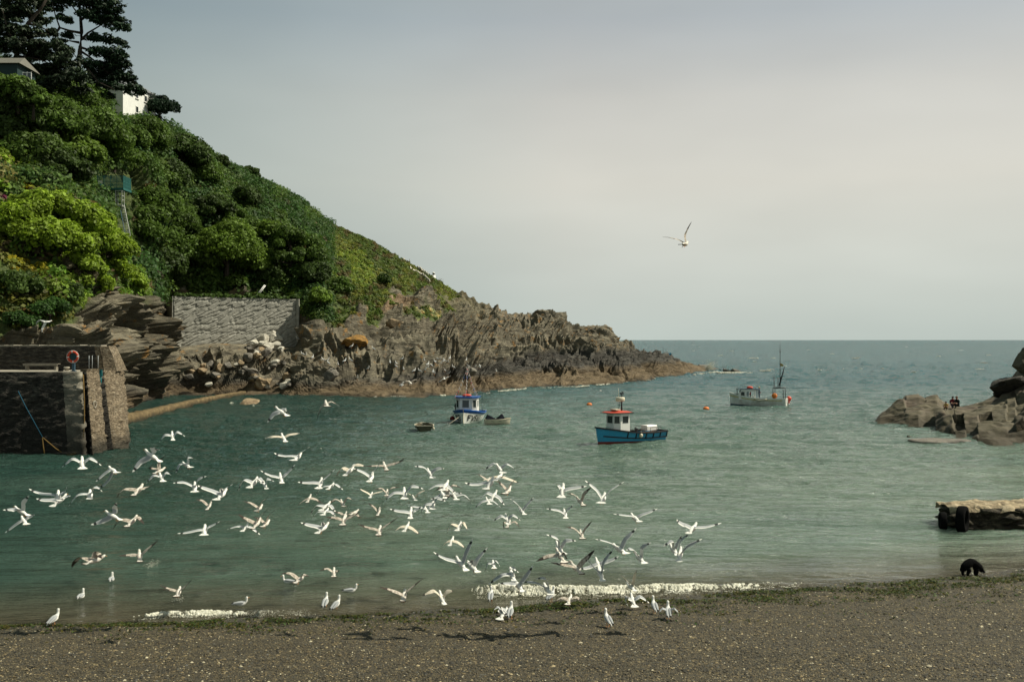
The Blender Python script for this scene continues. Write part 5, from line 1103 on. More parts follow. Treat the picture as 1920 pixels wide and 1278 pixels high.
def build_gull(kind,S,LW,LT,RW,RT,head,tail_spread=.12,legs=True):
    """all points in metres relative to the shoulders S=(0,0,0); head = unit heading"""
    mb=MB(); h=head.normalized(); up=Vector((0,0,1)); side=h.cross(up).normalized(); u_=side.cross(h).normalized()
    prof=[(-.235,.012,.010),(-.19,.040,.026),(-.12,.062,.048),(-.04,.078,.064),(.05,.080,.068),(.13,.066,.058),(.19,.045,.043),(.235,.038,.040),(.27,.042,.042),(.30,.036,.036),(.325,.020,.020),(.335,.010,.011)]
    rings=[]
    for s,rx,rz in prof:
        c=h*s-u_*(.035-.055*max(0,s-.15)/.15)
        rings.append([c+side*rx*math.cos(a)+u_*rz*math.sin(a) for a in [2*math.pi*k/10 for k in range(10)]])
    mb.loft(rings,0,True,True)
    b0=h*.33-u_*.0; mb.loft([[b0+side*r*math.cos(a)+u_*r*math.sin(a)+h*d-u_*e for a in [2*math.pi*k/5 for k in range(5)]] for r,d,e in((.011,0,0),(.009,.035,.002),(.003,.055,.014))],3,True,True)
    # fanned tail
    N=7; A=[];B=[]
    for k in range(N):
        f=k/(N-1)*2-1; A.append(-h*.17+side*f*.045-u_*.035); B.append(-h*(.345-.03*f*f)+side*f*tail_spread-u_*.035)
    th=u_*.004; vs=[p+th for p in A]+[p+th for p in B]+[p-th for p in A]+[p-th for p in B]; fs=[]
    for k in range(N-1): fs+= [(k,k+1,N+k+1,N+k),(2*N+k,3*N+k,3*N+k+1,2*N+k+1),(N+k,N+k+1,3*N+k+1,3*N+k)]
    fs+=[(0,N,3*N,2*N),(N-1,2*N+N-1,3*N+N-1,2*N-1)]; mb.add(vs,fs,0)
    if kind=='j':
        vs=[p*1.0 for p in B]+[p+h*.03 for p in B]; vs=[p+u_*.006 for p in vs]+[p-u_*.0125 for p in vs]; fs=[]
        for k in range(N-1): fs+=[(k,k+1,N+k+1,N+k),(2*N+k,3*N+k,3*N+k+1,2*N+k+1),(k,2*N+k,2*N+k+1,k+1)]
        mb.add(vs,fs,2)
    if legs:
        for s in(-1,1): mb.tube([-h*.10+side*s*.03-u_*.07,-h*.15+side*s*.03-u_*.12,-h*.20+side*s*.035-u_*.125],[.007,.006,.010],4,3)
    # wings: smooth curve through shoulder, wrist, tip
    for sg,W,T in((-1,LW,LT),(1,RW,RT)):
        W=v3(W);T=v3(T); S0=side*sg*.035+h*.06+u_*.01
        if (side*sg).dot(W)<0 and False: pass
        nS=11; ch=[.16,.18,.185,.18,.175,.17,.16,.14,.11,.07,.02]; pts=[]
        for k in range(nS):
            f=k/(nS-1)
            if f<.45: g=f/.45; p=S0.lerp(W,g)+(u_*.02*math.sin(math.pi*g))
            else: g=(f-.45)/.55; p=W.lerp(T,g)+(-(S0.lerp(T,.5)-W).normalized()*.025*math.sin(math.pi*g))
            pts.append(p)
        # round the wrist
        for _ in range(2):
            q=[p.copy() for p in pts]
            for k in range(1,nS-1): pts[k]=(q[k-1]+q[k]*2+q[k+1])/4
        rings=[];ms=[]
        for k,p in enumerate(pts):
            d=(pts[min(k+1,nS-1)]-pts[max(k-1,0)]).normalized(); f=k/(nS-1)
            c=(-h+ (T-W).normalized()*(.55 if f>.5 else .0)); c=(c-d*c.dot(d)*(.9 if f<.7 else .6)); c.normalize(); n=d.cross(c)*sg; n=-n if n.dot(u_)<0 else n; n.normalize()
            w_=ch[k]; fing=.012*(k%2) if k>6 else 0
            rings.append([p,p+c*w_*.3+n*(.014*(1-f)+.004),p+c*w_*.8+n*(.006*(1-f)+.002),p+c*(w_+fing),p+c*w_*.8-n*.002,p+c*w_*.3-n*.006*(1-f)-n*.002])
        def mf(i,j):
            f=(i+.5)/(nS-1)
            if kind=='a': return (0 if i==nS-2 else 2) if f>.84 else (1 if j<2 else 0)
            if kind=='c': return 2 if f>.88 else 1
            return 2 if f>.68 or (j in(2,3) and f>.45) else 1
        mb.loft(rings,1,True,False,True,mf)
    return mb
GREG={'Z1':(0,720,6),'Z2':(0,880,6),'Z4':(300,740,6),'Z5':(300,880,6),'Z7':(540,840,7.385),'Z8':(740,840,7.385),'R1':(700,990,6.727),'R2':(880,990,6.727),'R3':(1000,880,5.333),'R4':(1100,1040,7.385),'SK':(1200,400,13.71),'Z6':(300,1020,4.8),'PX':(0,0,1)}
# region, kind, body(rear), left wrist, left tip, right wrist, right tip, turn(-1 flies left,+1 right)
G=[
('Z1','a',925,890,815,815,700,930,1010,815,1135,915,0),('Z1','a',1720,810,1560,850,1515,975,1660,715,1790,725,-1),('Z1','a',1270,965,1160,1000,1105,1085,1215,1070,1120,1160,-1),
('Z2','a',1010,285,870,270,775,410,1080,175,1182,235,-.6),('Z2','a',650,300,500,262,330,215,700,255,765,190,-.4),('Z2','a',665,350,560,325,420,320,740,298,810,288,.5),('Z2','a',245,470,150,430,65,440,235,360,340,285,-1),('Z2','a',270,575,165,610,75,700,310,520,400,500,-.7),
('Z2','a',1275,520,1160,545,1035,610,1240,440,1320,365,-1),('Z2','j',1480,585,1370,545,1290,660,1560,520,1640,605,.2),('Z2','j',1550,235,1400,205,1345,310,1640,200,1740,155,.2),('Z2','j',1060,1020,930,980,840,1085,1115,935,1160,990,.6),('Z2','j',1570,975,1470,950,1350,955,1640,890,1770,795,0),
('Z1','a',1815,1050,1720,1010,1655,1110,1860,980,1930,1020,-.5),('Z1','j',1790,975,1730,945,1690,925,1805,875,1870,800,.5),('Z4','a',140,465,50,435,5,530,190,400,280,465,-.5),
('Z4','a',1370,190,1262,195,1215,305,1360,148,1420,180,-.8),('PX','j',612,757,600,764,593,787,621,752,638,762,-.3),('Z4','c',1390,485,1280,458,1170,490,1450,438,1590,430,0),('Z4','a',1545,700,1420,680,1300,645,1585,650,1690,580,.2),('Z4','a',300,790,205,775,195,870,305,688,410,720,-.8),
('Z4','a',390,1040,270,968,170,980,425,935,540,905,0),('Z4','a',690,1125,560,1050,450,1005,705,1065,825,1000,.2),('Z4','j',550,1250,490,1180,415,1165,580,1185,625,1140,.3),('Z4','a',1050,990,950,938,893,1070,1130,920,1190,1000,.3),('Z4','a',1180,1015,1130,985,1110,960,1200,925,1290,965,0),('Z4','a',1360,940,1260,900,1140,845,1410,880,1510,785,.1),
('Z7','a',445,490,300,460,150,455,490,420,640,295,.2),('Z7','a',590,530,480,530,400,645,670,490,765,570,.2),('Z5','j',1115,435,1035,370,950,345,1155,350,1255,300,.2),
('Z5','j',1085,610,1000,550,890,490,1125,520,1225,430,.2),('Z5','j',1190,610,1130,555,1065,525,1225,520,1310,440,.3),('Z5','a',500,685,380,680,200,715,560,630,680,575,-.1),('Z5','a',955,655,870,628,760,670,1020,640,1120,735,.2),
('Z7','j',290,700,200,728,138,790,370,690,480,765,.3),('Z7','a',520,805,400,780,330,905,605,785,665,870,.2),('Z7','a',520,880,420,868,345,970,610,868,665,930,.2),('Z7','c',850,310,755,258,680,385,950,205,1085,240,.6),('Z7','a',1150,405,1040,312,920,265,1185,315,1320,150,.2),('Z7','j',1345,255,1220,233,1080,235,1480,200,1615,130,.1),
('Z7','j',755,765,650,685,565,780,830,668,940,745,.1),('Z7','c',1150,650,1085,600,985,555,1220,610,1330,590,.1),('Z7','j',1370,620,1300,543,1200,560,1430,540,1560,535,.0),('Z7','a',1610,630,1450,600,1350,720,1720,498,1880,550,-.1),('Z7','c',1745,690,1700,650,1650,610,1810,610,1920,570,.1),('Z7','j',1255,880,1195,800,1120,750,1275,815,1320,710,.3),
('Z7','a',1700,900,1580,858,1410,835,1760,850,1860,790,.1),('Z7','j',770,1000,660,950,530,935,880,935,1020,860,.0),('Z7','j',790,940,730,890,640,870,835,860,885,750,.2),('Z7','j',915,890,850,905,790,950,965,920,1020,960,.6),('Z7','a',480,1110,350,1050,190,1015,515,1050,600,970,.3),('Z7','j',1265,1145,1130,1090,970,1030,1330,1080,1520,960,.1),('Z7','c',1640,1090,1550,1080,1480,1145,1720,1095,1820,1190,.2),
('Z8','a',490,350,390,240,285,240,580,260,690,270,.0),('Z8','a',1455,285,1370,188,1240,295,1560,198,1680,310,.1),('Z8','a',1315,490,1160,480,975,465,1400,430,1540,365,.3),('Z8','j',1300,450,1215,385,1150,345,1400,410,1470,335,.2),('Z8','c',1440,400,1330,408,1215,430,1590,415,1715,465,.5),('Z8','j',1565,585,1500,505,1440,450,1620,490,1760,340,.2),
('Z8','j',730,610,670,508,550,590,800,490,940,550,.1),('Z8','a',700,520,560,505,440,600,770,540,850,610,.2),('Z8','a',830,670,770,640,705,715,970,635,1065,750,.1),('Z8','a',530,775,420,765,355,905,600,665,710,720,.0),('Z8','a',670,640,600,655,500,700,800,612,930,605,-.3),('Z8','a',435,850,330,805,190,790,485,790,560,745,.1),
('Z8','a',1370,655,1285,603,1175,705,1460,668,1520,780,.3),('Z8','a',1290,730,1190,735,1105,825,1370,730,1460,815,.1),('Z8','a',1760,870,1680,755,1595,690,1815,780,1925,680,.1),('Z8','a',1555,985,1470,912,1360,1005,1640,900,1740,990,.0),('Z8','j',1575,1050,1510,1020,1520,1110,1680,1000,1730,1090,.2),('Z8','c',890,1085,780,1035,730,1175,960,1015,1015,1125,.2),
('R1','c',985,165,915,175,870,240,1080,165,1160,235,.2),('R1','a',1110,450,930,372,760,295,1150,290,1250,125,-.4),('R1','a',1255,490,1215,430,1180,420,1290,380,1435,250,-.1),('R1','a',1515,460,1435,440,1415,540,1550,405,1595,470,.1),('R1','j',385,850,250,772,90,720,445,770,620,640,.0),('R1','c',865,880,760,758,630,825,920,782,1010,780,.0),
('R2','a',540,590,400,565,240,700,540,478,620,545,.0),('R2','a',620,720,500,685,370,678,690,600,800,460,.0),('R2','a',985,770,820,665,660,660,950,608,835,618,-.3),('R2','j',1260,905,1150,868,1045,950,1360,860,1430,925,.2),('R2','a',430,1075,355,975,305,1050,450,1010,480,1100,.6),('R2','a',1140,250,1110,110,970,65,1210,125,1340,140,.0),('R2','j',1150,350,990,325,840,400,1185,310,1215,375,.0),
('R3','j',430,985,300,940,170,915,500,885,605,795,-.1),('R3','a',290,215,262,150,240,180,400,170,530,155,.2),('R3','j',470,320,400,240,330,230,495,230,575,170,.0),('R3','a',695,290,640,195,520,110,780,190,905,120,.3),('R3','a',315,445,240,395,130,385,340,395,400,350,.1),('R3','a',1020,485,930,455,800,440,1110,430,1235,385,.1),('R3','a',1590,590,1510,540,1430,490,1700,565,1880,530,.4),('R3','j',480,650,410,580,320,560,515,585,590,510,.1),
('R3','a',865,795,720,710,615,680,900,690,1030,585,-.4),('R3','a',1065,885,975,775,920,790,1070,760,1165,715,.0),('R3','a',670,1045,600,960,530,880,690,910,800,790,.0),('R3','a',650,950,560,960,450,975,740,900,850,855,-.2),('R3','a',1405,805,1385,690,1290,755,1440,725,1480,650,.0),('R3','a',1465,850,1475,690,1550,630,1545,745,1685,690,.2),
('R4','c',615,440,530,335,460,250,640,310,675,195,-.3),('R4','a',640,630,520,560,555,670,740,550,860,650,-.2),('SK','j',1150,780,900,650,570,620,1190,560,1345,210,.3),('PX','a',88,603,77,600,70,607,84,612,80,622,1),
('Z6','j',165,430,95,405,5,360,235,365,310,290,.1),('Z6','j',1255,315,1185,250,1105,250,1300,272,1350,285,.3),('Z6','j',1565,255,1505,210,1440,230,1590,238,1618,226,.0),
('PX','j',769,717,760,713,754,722,776,711,789,713,0),('PX','a',833,709,826,713,822,716,838,707,845,704,0),('PX','c',900,685,897,686,896,687,902,684,905,685,0),
]
def place_label(x,y):
    if y<500: return 'in the open sky above the sea'
    if y<640 : return 'in front of the rocks behind the pier'
    if x<330: col='at the left, near the pier' 
    elif x<520: col='left of centre, below the pool wall'
    elif x<700: col='below and left of the small lone dinghy'
    elif x<850: col='below the small lone dinghy'
    elif x<1010: col='below the bunting boat'
    elif x<1200: col='below the bright blue boat'
    else: col='right of the blue boat\'s stern'
    return col
recs=[]
for g in G:
    ox,oy,sc=GREG[g[0]]; q=[(g[2+2*i]/sc+ox,g[3+2*i]/sc+oy) for i in range(5)]; recs.append((g[1],q,g[12]))
def posture(q):
    B,LW,LT,RW,RT=q; dl=B[1]-LT[1]; dr=B[1]-RT[1]; sp=max(30,RT[0]-LT[0])
    if dl>.22*sp and dr>.22*sp: return 'wings raised in a V'
    if dl<-.03*sp and dr<-.03*sp: return 'wings arched downward'
    if (dl>.12*sp and dr<-.02*sp) or (dr>.12*sp and dl<-.02*sp): return 'banking with one wing down'
    if dl>.05*sp and dr>.05*sp: return 'wings held slightly up'
    return 'wings spread nearly level'
lab=[]
for k,q,tn in recs:
    kn={'a':'white and grey gull','j':'brown young gull','c':'creamy pale gull'}[k]; y=q[0][1]; x=q[0][0]
    band='' if y<640 else ('over the rocks' if y<730 and x>750 else ('high, ' if y<860 else ('' if y<985 else 'low, near the beach, ')))
    lab.append((kn,posture(q),place_label(x,y),band,x,y))
from collections import defaultdict
grp=defaultdict(list)
for i,l in enumerate(lab): grp[l[:4]].append(i)
ORD=['','second','third','fourth','fifth','sixth','seventh','eighth']
labels={}
for key,ids in grp.items():
    ids=sorted(ids,key=lambda i:lab[i][4]); kn,po,pl,bd=key; bdt={'over the rocks':'flying over the far rocks, ','high, ':'high in the flock, ','low, near the beach, ':'low near the beach, '}.get(bd,'')
    for n,i in enumerate(ids):
        s=f"{kn}, {po}, {bdt}{pl}"
        if len(ids)>1: s+=(", leftmost" if n==0 else (", rightmost" if n==len(ids)-1 else f", {ORD[n]} from left"))
        labels[i]=s
SHORT=[("below and left of the small lone dinghy","left of the lone dinghy"),("left of centre, below the pool wall","below the pool wall"),("at the left, near the pier","near the pier"),("in front of the rocks behind the pier","behind the pier"),("below the small lone dinghy","below the lone dinghy")]
def cut(s):
    for a,b in SHORT: s=s.replace(a,b)
    w_=s.split()
    if len(w_)>16: s=s.replace('white and grey gull','white gull').replace('wings held slightly up','wings slightly up').replace('low near the beach','low').replace('wings spread nearly level','wings level').replace('banking with one wing down','banking').replace('high in the flock','high up').replace('brown young gull','brown gull').replace('creamy pale gull','creamy gull')
    return s
wet=[]
for i,(k,q,tn) in enumerate(recs):
    B,LW,LT,RW,RT=[np.array(v,float) for v in q]; y=B[1]
    pathL=np.linalg.norm(LW-B)+np.linalg.norm(LT-LW); pathR=np.linalg.norm(RW-B)+np.linalg.norm(RT-RW); Lp=max(pathL,pathR)
    D=.70*F/Lp; D=min(max(D,28),62)
    if y>640:
        lim=(H-.35)*F/(max(B[1],LT[1],RT[1])-637); D=min(D,lim) if y>900 else min(D,lim*.95)
        if i==len(recs)-3 or i==len(recs)-2 or i==len(recs)-1: D=min(120,.70*F/Lp); 
    if B[1]<630 and B[0]<200: D=70
    sc=D/F; S=B-np.array((0,.045/sc*.55)) # shoulders sit a bit above the white rump
    # scale so that the wing keeps a gull's length; the missing part goes into depth
    rs=random.Random(i*7+1); yaw=tn*1.0+rs.uniform(-.25,.25); pitch=rs.uniform(.12,.42) if y>700 else .1
    h=Vector((math.sin(yaw),math.cos(yaw)*1.0,math.tan(pitch))).normalized()
    if k!='x' and -.15<tn<.15: h=Vector((h.x-.25,h.y,h.z)).normalized()
    def w3(p,q_,l,prev):
        d=Vector(((p[0]-q_[0])*sc,0,-(p[1]-q_[1])*sc)); m=d.length; dep=math.sqrt(max(0,l*l-m*m)) if m<l else 0
        return prev+d,dep
    out=[]
    for Wp,Tp in((LW,LT),(RW,RT)):
        a,da=w3(Wp,S,.29,Vector((0,0,0))); b,db=w3(Tp,Wp,.40,a); da=min(da,.16); db=min(db,.24)
        fy=Vector((0,1,0)); out.append(a+fy*da*.7); out.append(out[-1]+(b-a)-fy*db*.8)
    o_=P(S[0],S[1],D)
    # slight scale so small distant pixels still read as a full bird
    sp=.13 if k!='c' else .10
    mb=build_gull(k,None,out[0],out[1],out[2],out[3],h,sp*rs.uniform(.7,1.15),legs=rs.random()<.6)
    s_=max(.55,min(1.15,Lp*sc/.70)) ; bodyn=12+5+28
    ob=mb.build('gull',GMATS[k]); ob.location=o_
    tag(ob,cut(labels[i]),'gull','gulls wheeling over the cove')
print('flying',len(recs))
# ---------------------------------------------------------------- standing and swimming gulls
def sit_gull(stand,head_turn=0,juv=False,open_wings=False):
    """faces +x; feet or waterline at z=0"""
    mb=MB(); z0=.20 if stand else .015
    tilt=.45 if stand else .05; ct,st_=math.cos(tilt),math.sin(tilt)
    path=[(-.33,.0,.010,.008),(-.27,.01,.030,.016),(-.18,.01,.055,.035),(-.08,.0,.078,.062),(.02,-.01,.088,.078),(.10,.0,.080,.075),(.15,.03,.058,.058)]
    rings=[]
    for s,dz,rx,rz in path:
        c=Vector((s*ct-dz*st_,0,s*st_+dz*ct+z0+.05)); ax=Vector((-st_,0,ct)); rings.append([c+Vector((0,rx*math.cos(a),0))+ax*rz*math.sin(a) for a in [2*math.pi*k/10 for k in range(10)]])
    n0=Vector((.15*ct,0,.15*st_+.08+z0)); nk=[(n0+Vector((.030,0,.055)),.042),(n0+Vector((.040,0,.115)),.034),(n0+Vector((.040,0,.16)),.036),(n0+Vector((.045,0,.19)),.038),(n0+Vector((.05,0,.215)),.026),(n0+Vector((.05,0,.228)),.008)]
    for c,r in nk: rings.append([c+Vector((r*math.sin(-a)*1.1+0,r*math.cos(a),0)) if True else None for a in [2*math.pi*k/10 for k in range(10)]])
    mb.loft(rings,0,True,True)
    hc=n0+Vector((.045,0,.178)); dr_=Vector((math.cos(head_turn),math.sin(head_turn),-.08)); mb.tube([hc+dr_*.03,hc+dr_*.075,hc+dr_*.10],[.014,.010,.003],6,3)
    # folded wings over the back
    for s in(-1,1):
        rg_=[]
        for q,w_,l_ in((-.34,.008,.006),(-.26,.03,.012),(-.12,.055,.03),(.0,.062,.04),(.08,.05,.035),(.12,.02,.02)):
            c=Vector((q*ct-.035*st_,s*.042,q*st_+.035*ct+z0+.06)); ax=Vector((-st_,0,ct)); rg_.append([c+Vector((0,w_*math.cos(a)*.8,0))+ax*l_*math.sin(a)*1.3 for a in [2*math.pi*k/8 for k in range(8)]])
        mb.loft(rg_,1,True,True,True,lambda i,j:2 if i==0 else 1)
    if stand:
        for s in(-1,1): mb.tube([(-.01,s*.035,z0),(0,s*.035,.02),(0.0,s*.035,.008)],[.010,.007,.010],5,3); mb.add([(-.01,s*.035,.012),(.055,s*.035-.03,.004),(.065,s*.035,.004),(.055,s*.035+.03,.004),(0.02,s*.035,-.002)],[(0,1,2),(0,2,3),(4,2,1),(4,3,2),(0,4,1),(0,3,4)],3)
    if open_wings:
        for s in(-1,1):
            pts=[Vector((.05,s*.05,z0+.13)),Vector((-.02,s*.16,z0+.20)),Vector((-.10,s*.24,z0+.12)),Vector((-.16,s*.26,z0-.02))]; rg_=[]
            for p,c_ in zip(pts,(.13,.15,.13,.04)): rg_.append([p,p+Vector((-c_*.5,0,.012)),p+Vector((-c_,0,-.03)),p+Vector((-c_*.5,0,-.012))])
            mb.loft(rg_,1,True,False)
    return mb
def ground_at(px,py,water=False):
    if water: 
        q=WP(px,py); return q
    D=WD(py)
    for _ in range(30):
        x=(px-960)/F*D; z=float(beach_z(np.array([x]),np.array([D]))[0]); D=D*.5+.5*(H-z)*F/(py-637)
    return Vector(((px-960)/F*D,D,z))
# px, py of feet or waterline, yaw (0 faces right, pi/2 faces out to sea), standing, kind, open wings, label
SG=[(101,1174,1.2,1,'a',0,'white gull standing by the water at the far left of the beach'),(152,1120,1.6,0,'a',0,'gull with white head and dark body swimming at the left, nearer the beach'),(209,1088,1.8,0,'a',0,'gull with white head and dark body swimming at the left, farther out'),
(452,1134,.1,0,'a',0,'gull sitting on the water behind the small white surf line, facing right'),(540,1092,3.0,0,'a',0,'white gull swimming and facing left beside a flapping brown one'),(658,1109,.2,0,'a',0,'white gull on the water right of centre surf, facing right'),(610,1138,1.5,1,'a',0,'left gull of the upright pair standing in the shallows'),(630,1146,1.1,1,'a',0,'right gull of the upright pair standing in the shallows'),
(1100-2,1098,1.6,0,'a',0,None),(920,1126,1.5,1,'a',0,'white gull standing in front of the breaking surf left end'),(1033,1130,1.0,1,'a',0,'grey backed gull standing at the water edge beside the brown gull'),(957,1160,1.4,1,'a',0,'upright gull standing on the beach beside one with a drooping wing'),(1227,1149,1.7,1,'a',0,'gull standing on the beach, looking away, left of the one half opening its wings'),(1253,1160,1.5,1,'a',1,'gull standing on the beach with both wings half open'),(1140,1175,1.9,1,'a',0,'lone gull standing nearest the camera on the beach')]
SGp=[s for s in SG if s[6]]
for px,py,yaw,stn,k,ow,lb_ in SGp:
    q=ground_at(px,py,(not stn) or py<1140)
    if stn and py<1140: q.z=max(-.05,float(beach_z(np.array([q.x]),np.array([q.y]))[0]))
    if not stn: q.z=-.01
    o=sit_gull(bool(stn),.4,open_wings=bool(ow)).build('gull',[M_JB,M_JD,M_GB,M_GO] if k=='j' else [M_GW,M_GG,M_GB,M_GO]); o.location=q; o.rotation_euler=(0,0,yaw); o.scale=(.92,1.08,.88); tag(o,lb_,'gull','gulls standing or swimming by the beach')
# gulls resting on the far rocks
RG=[(752,680),(743,694),(794,684),(798,689),(814,679),(821,679),(814,684),(813,688),(833,686),(836,681),(843,684),(845,682),(827,690),(799,696),(807,697),(756,701),(776,702),(787,701),(795,700),(809,705),(842,704),(851,707),(855,701),(815,710),(871,684),(874,692),(888,695),(899,693),(928,705),(754,727),(573,671),(579,672),(592,676),(610,685),(617,683),(620,687),(637,690),(650,692),(660,683),(692,702),(731,687),(743,690),(660,655),(700,660),(672,715),(755,728),(560,641)]
proto=sit_gull(True); pg=None
for i,(px,py) in enumerate(RG):
    s,n=surf(px,py)
    if pg is None: o=pg=proto.build('gull',[M_GW,M_GG,M_GB,M_GO])
    else: o=pg.copy(); COL.objects.link(o)
    o.location=s+Vector((0,-.8,.15)); o.rotation_euler=(0,0,(i*2.4)%6.28); o.scale=(1.45,)*3
    reg_='left of the bunting boat mast' if 740<px<870 else ('right of the bunting boat mast' if px>=870 else 'below the orange lichen hump')
    tag(o,f'tiny white gull resting on the dark shore rocks {reg_}','gull','gulls resting on the far rocks '+reg_)
# splash under the taking-off gull
# ================================================================ houses on the slope
M_HOUSE=paint('house_render',(.72,.72,.68),.7,.3,.12,1.2); M_SLATE=paint('roof_slate',(.16,.17,.175),.8,.2,.3,2); M_TRIMW=M_WHITE
def wall_window(root,c,w_,h_,rot):
    f=win(root,c,w_,h_,rot,(M_WHITE,M_GLASS),.10)
    mb=MB(); mb.box(Vector(c)+rot@Vector((.08,0,-h_/2-.12)),(.18,w_+.3,.09),rot=rot); mb.build('sill',M_WHITE,f)
hq=Vector(P(228,214,197)); hz=hq.z
hs=empty('house',hq,0,'white two storey house with grey slate roof half hidden by the pine','house')
# local: front wall faces the camera, side wall faces the sea (right)
rt=Rz(math.radians(-12)); Wd,Dp,Ht=4.1,8.5,5.3
def hp(x,y,z): return rt@Vector((x,y,z))
mb=MB(); mb.box(hp(-.0,4.2,Ht/2-1.0),(Wd,Dp,Ht+2.2),rot=rt); mb.build('wall',M_HOUSE,hs)
mb=MB(); e=.35
A=[hp(-Wd/2-e,-e,Ht),hp(Wd/2+e,-e,Ht),hp(Wd/2+e,Dp+e,Ht),hp(-Wd/2-e,Dp+e,Ht)]; r0=hp(0,2.2,Ht+1.7); r1=hp(0,Dp-2.2,Ht+1.7)
up_=Vector((0,0,.16)); mb.add([a+up_ for a in A]+[r0+up_,r1+up_]+A,[(0,1,4),(1,2,5,4),(2,3,5),(3,0,4,5),(6,7,1,0),(7,8,2,1),(8,9,3,2),(9,6,0,3),(9,8,7,6)]); rf=mb.build('roof',M_SLATE,hs)
mb=MB(); mb.box(hp(-1.1,5,Ht+1.6),(.8,.6,1.8),rot=rt); mb.build('chimney',M_HOUSE,rf)
fr=rt@Rz(-math.pi/2)
for x,z,w_,h_ in((-1.15,4.0,.8,1.25),(.25,4.0,.5,1.2),(1.3,4.0,.6,1.2),(-1.0,1.25,1.3,1.5),(1.1,1.15,.9,1.2)): wall_window(hs,hp(x,-.03,z),w_,h_,fr)
sr=rt
for y,z in((2,4.0),(5,4.0),(2,1.2)): wall_window(hs,hp(Wd/2+.03,y,z),.9,1.2,sr)
# lower wing to the left
q=Vector(P(176,206,191)); h2=empty('house_wing',q,0,'lower grey roofed building behind the pine, left of the white house','house')
mb=MB(); mb.box((1.6,3,1.6),(7.4,5,5.0)); mb.build('wall',M_HOUSE,h2)
mb=MB(); mb.add([(-2.5,0,4.1),(5.7,0,4.1),(5.7,6,4.1),(-2.5,6,4.1),(-.8,3,6.3),(4.6,3,6.3)],[(0,1,5,4),(1,2,5),(2,3,4,5),(3,0,4),(3,2,1,0)]); mb.build('roof',M_SLATE,h2)
for x in(-.9,1.2,3.6): wall_window(h2,(x,.46,2.7),.9,1.1,Rz(-math.pi/2))
# house at the left edge with a glazed porch
q=Vector(P(4,158,146)); h3=empty('house',q,0,'pale roofed building with white glazed porch at the upper left edge','house')
M_ROOF3=paint('pale_roof',(.16,.155,.13),.8,.2,.25,3)
mb=MB(); mb.box((-2.2,3,.6),(8.5,5.5,5.0)); mb.build('wall',paint('dark_teal_wall',(.015,.035,.033),.7,.3,.2),h3)
mb=MB(); mb.add([(-7,-.3,3.0),(2.6,-.3,3.0),(2.6,6.2,3.0),(-7,6.2,3.0),(-6,3,4.6),(1.8,3,4.6)],[(0,1,5,4),(1,2,5),(2,3,4,5),(3,0,4),(3,2,1,0)]); mb.build('roof',M_ROOF3,h3)
for z in(-3.6,-.6): 
    mb=MB(); 
    for x in(2.7,3.3,3.9): mb.box((x,.6,z+1.2),(.10,.1,2.6))
    for zz in(0,1.1,2.4): mb.box((3.3,.6,z+zz),(1.3,.12,.10))
    mb.build('porch_frame',M_WHITE,h3); mb=MB(); mb.box((3.3,.66,z+1.2),(1.2,.03,2.4)); mb.build('porch_glass',M_GLASS,h3)
# ================================================================ green platform, cage and cliff ladder
DPL=149.0
M_GREEN=paint('green_mesh',(.010,.10,.085),.6,.4,.2,3); M_PALE=paint('pale_grey_steel',(.36,.38,.34),.6,.4,.2)
q=Vector(P(207,354,DPL)); pf=empty('cliff_platform',q,0,'green fenced metal platform sticking out of the cliff greenery','platform')
mb=MB(); mb.box((0,1.5,0),(3.9,3.2,.28)); mb.build('deck',M_GREEN,pf)
for x in(-1.9,-.95,0,.95,1.9):
    mb=MB(); mb.box((x,-.05,1.0),(.07,.07,1.9)); mb.build('post',M_GREEN,pf)
mb=MB()
for z in(.55,1.05,1.9): mb.box((0,-.05,z),(3.85,.05,.05))
for k in range(64): mb.box((-1.9+k*.060,-.05,1.0),(.034,.018,1.8))
for k in range(50): mb.box((1.9,0+k*.061,1.0),(.018,.034,1.8))
for z in(.55,1.05,1.9): mb.box((1.9,1.5,z),(.05,3.1,.05))
mb.build('mesh_railing',M_GREEN,pf)
mb=MB(); mb.box((-1.45,-.10,.95),(.62,.02,.45),); mb.build('sign_board',M_WHITE,pf); mb=MB(); mb.box((-1.45,-.10,.5),(.62,.02,.42)); mb.build('sign_board',paint('blue_sign',(.03,.28,.50),.5,.3),pf)
mb=MB(); 
for k,x in enumerate((-1.3,.2)): mb.box((x,1.6,-1.6),(.16,.16,3.2))
mb.build('strut',M_DARK,pf)
q=Vector(P(222.5,385,DPL-.2)); cg=empty('lift_cage',q,0,'pale grey open metal cage hanging below the green platform','lift cage')
mb=MB()
for x in(-.46,.46):
    for y in(0,.9): mb.box((x,y,1.1),(.09,.09,2.2))
for z in(.05,.85,1.45,2.15): mb.box((0,0,z),(.92,.06,.07)); mb.box((.46,.45,z),(.06,.9,.07))
mb.box((0,.45,.0),(1.0,1.0,.14)); mb.build('frame',M_PALE,cg)
a=Vector(P(228,384,DPL+.3)); b=Vector(P(241,450,DPL-4.0)); ld=empty('cliff_ladder',a,0,'steep grey metal ladder running down the gully below the cage','ladder')
sd_=Vector((1,0.0,.0)); 
for s,m_ in((-.32,M_BLUEG),(.38,M_PALE)):
    mb=MB(); mb.tube([sd_*s,b-a+sd_*s],.06,5); mb.build('rail',m_,ld)
mb=MB()
for k in range(22): p_=(b-a)*(k+.5)/22; mb.tube([p_-sd_*.32,p_+sd_*.38],.035,4)
mb.build('rungs',M_PALE,ld)
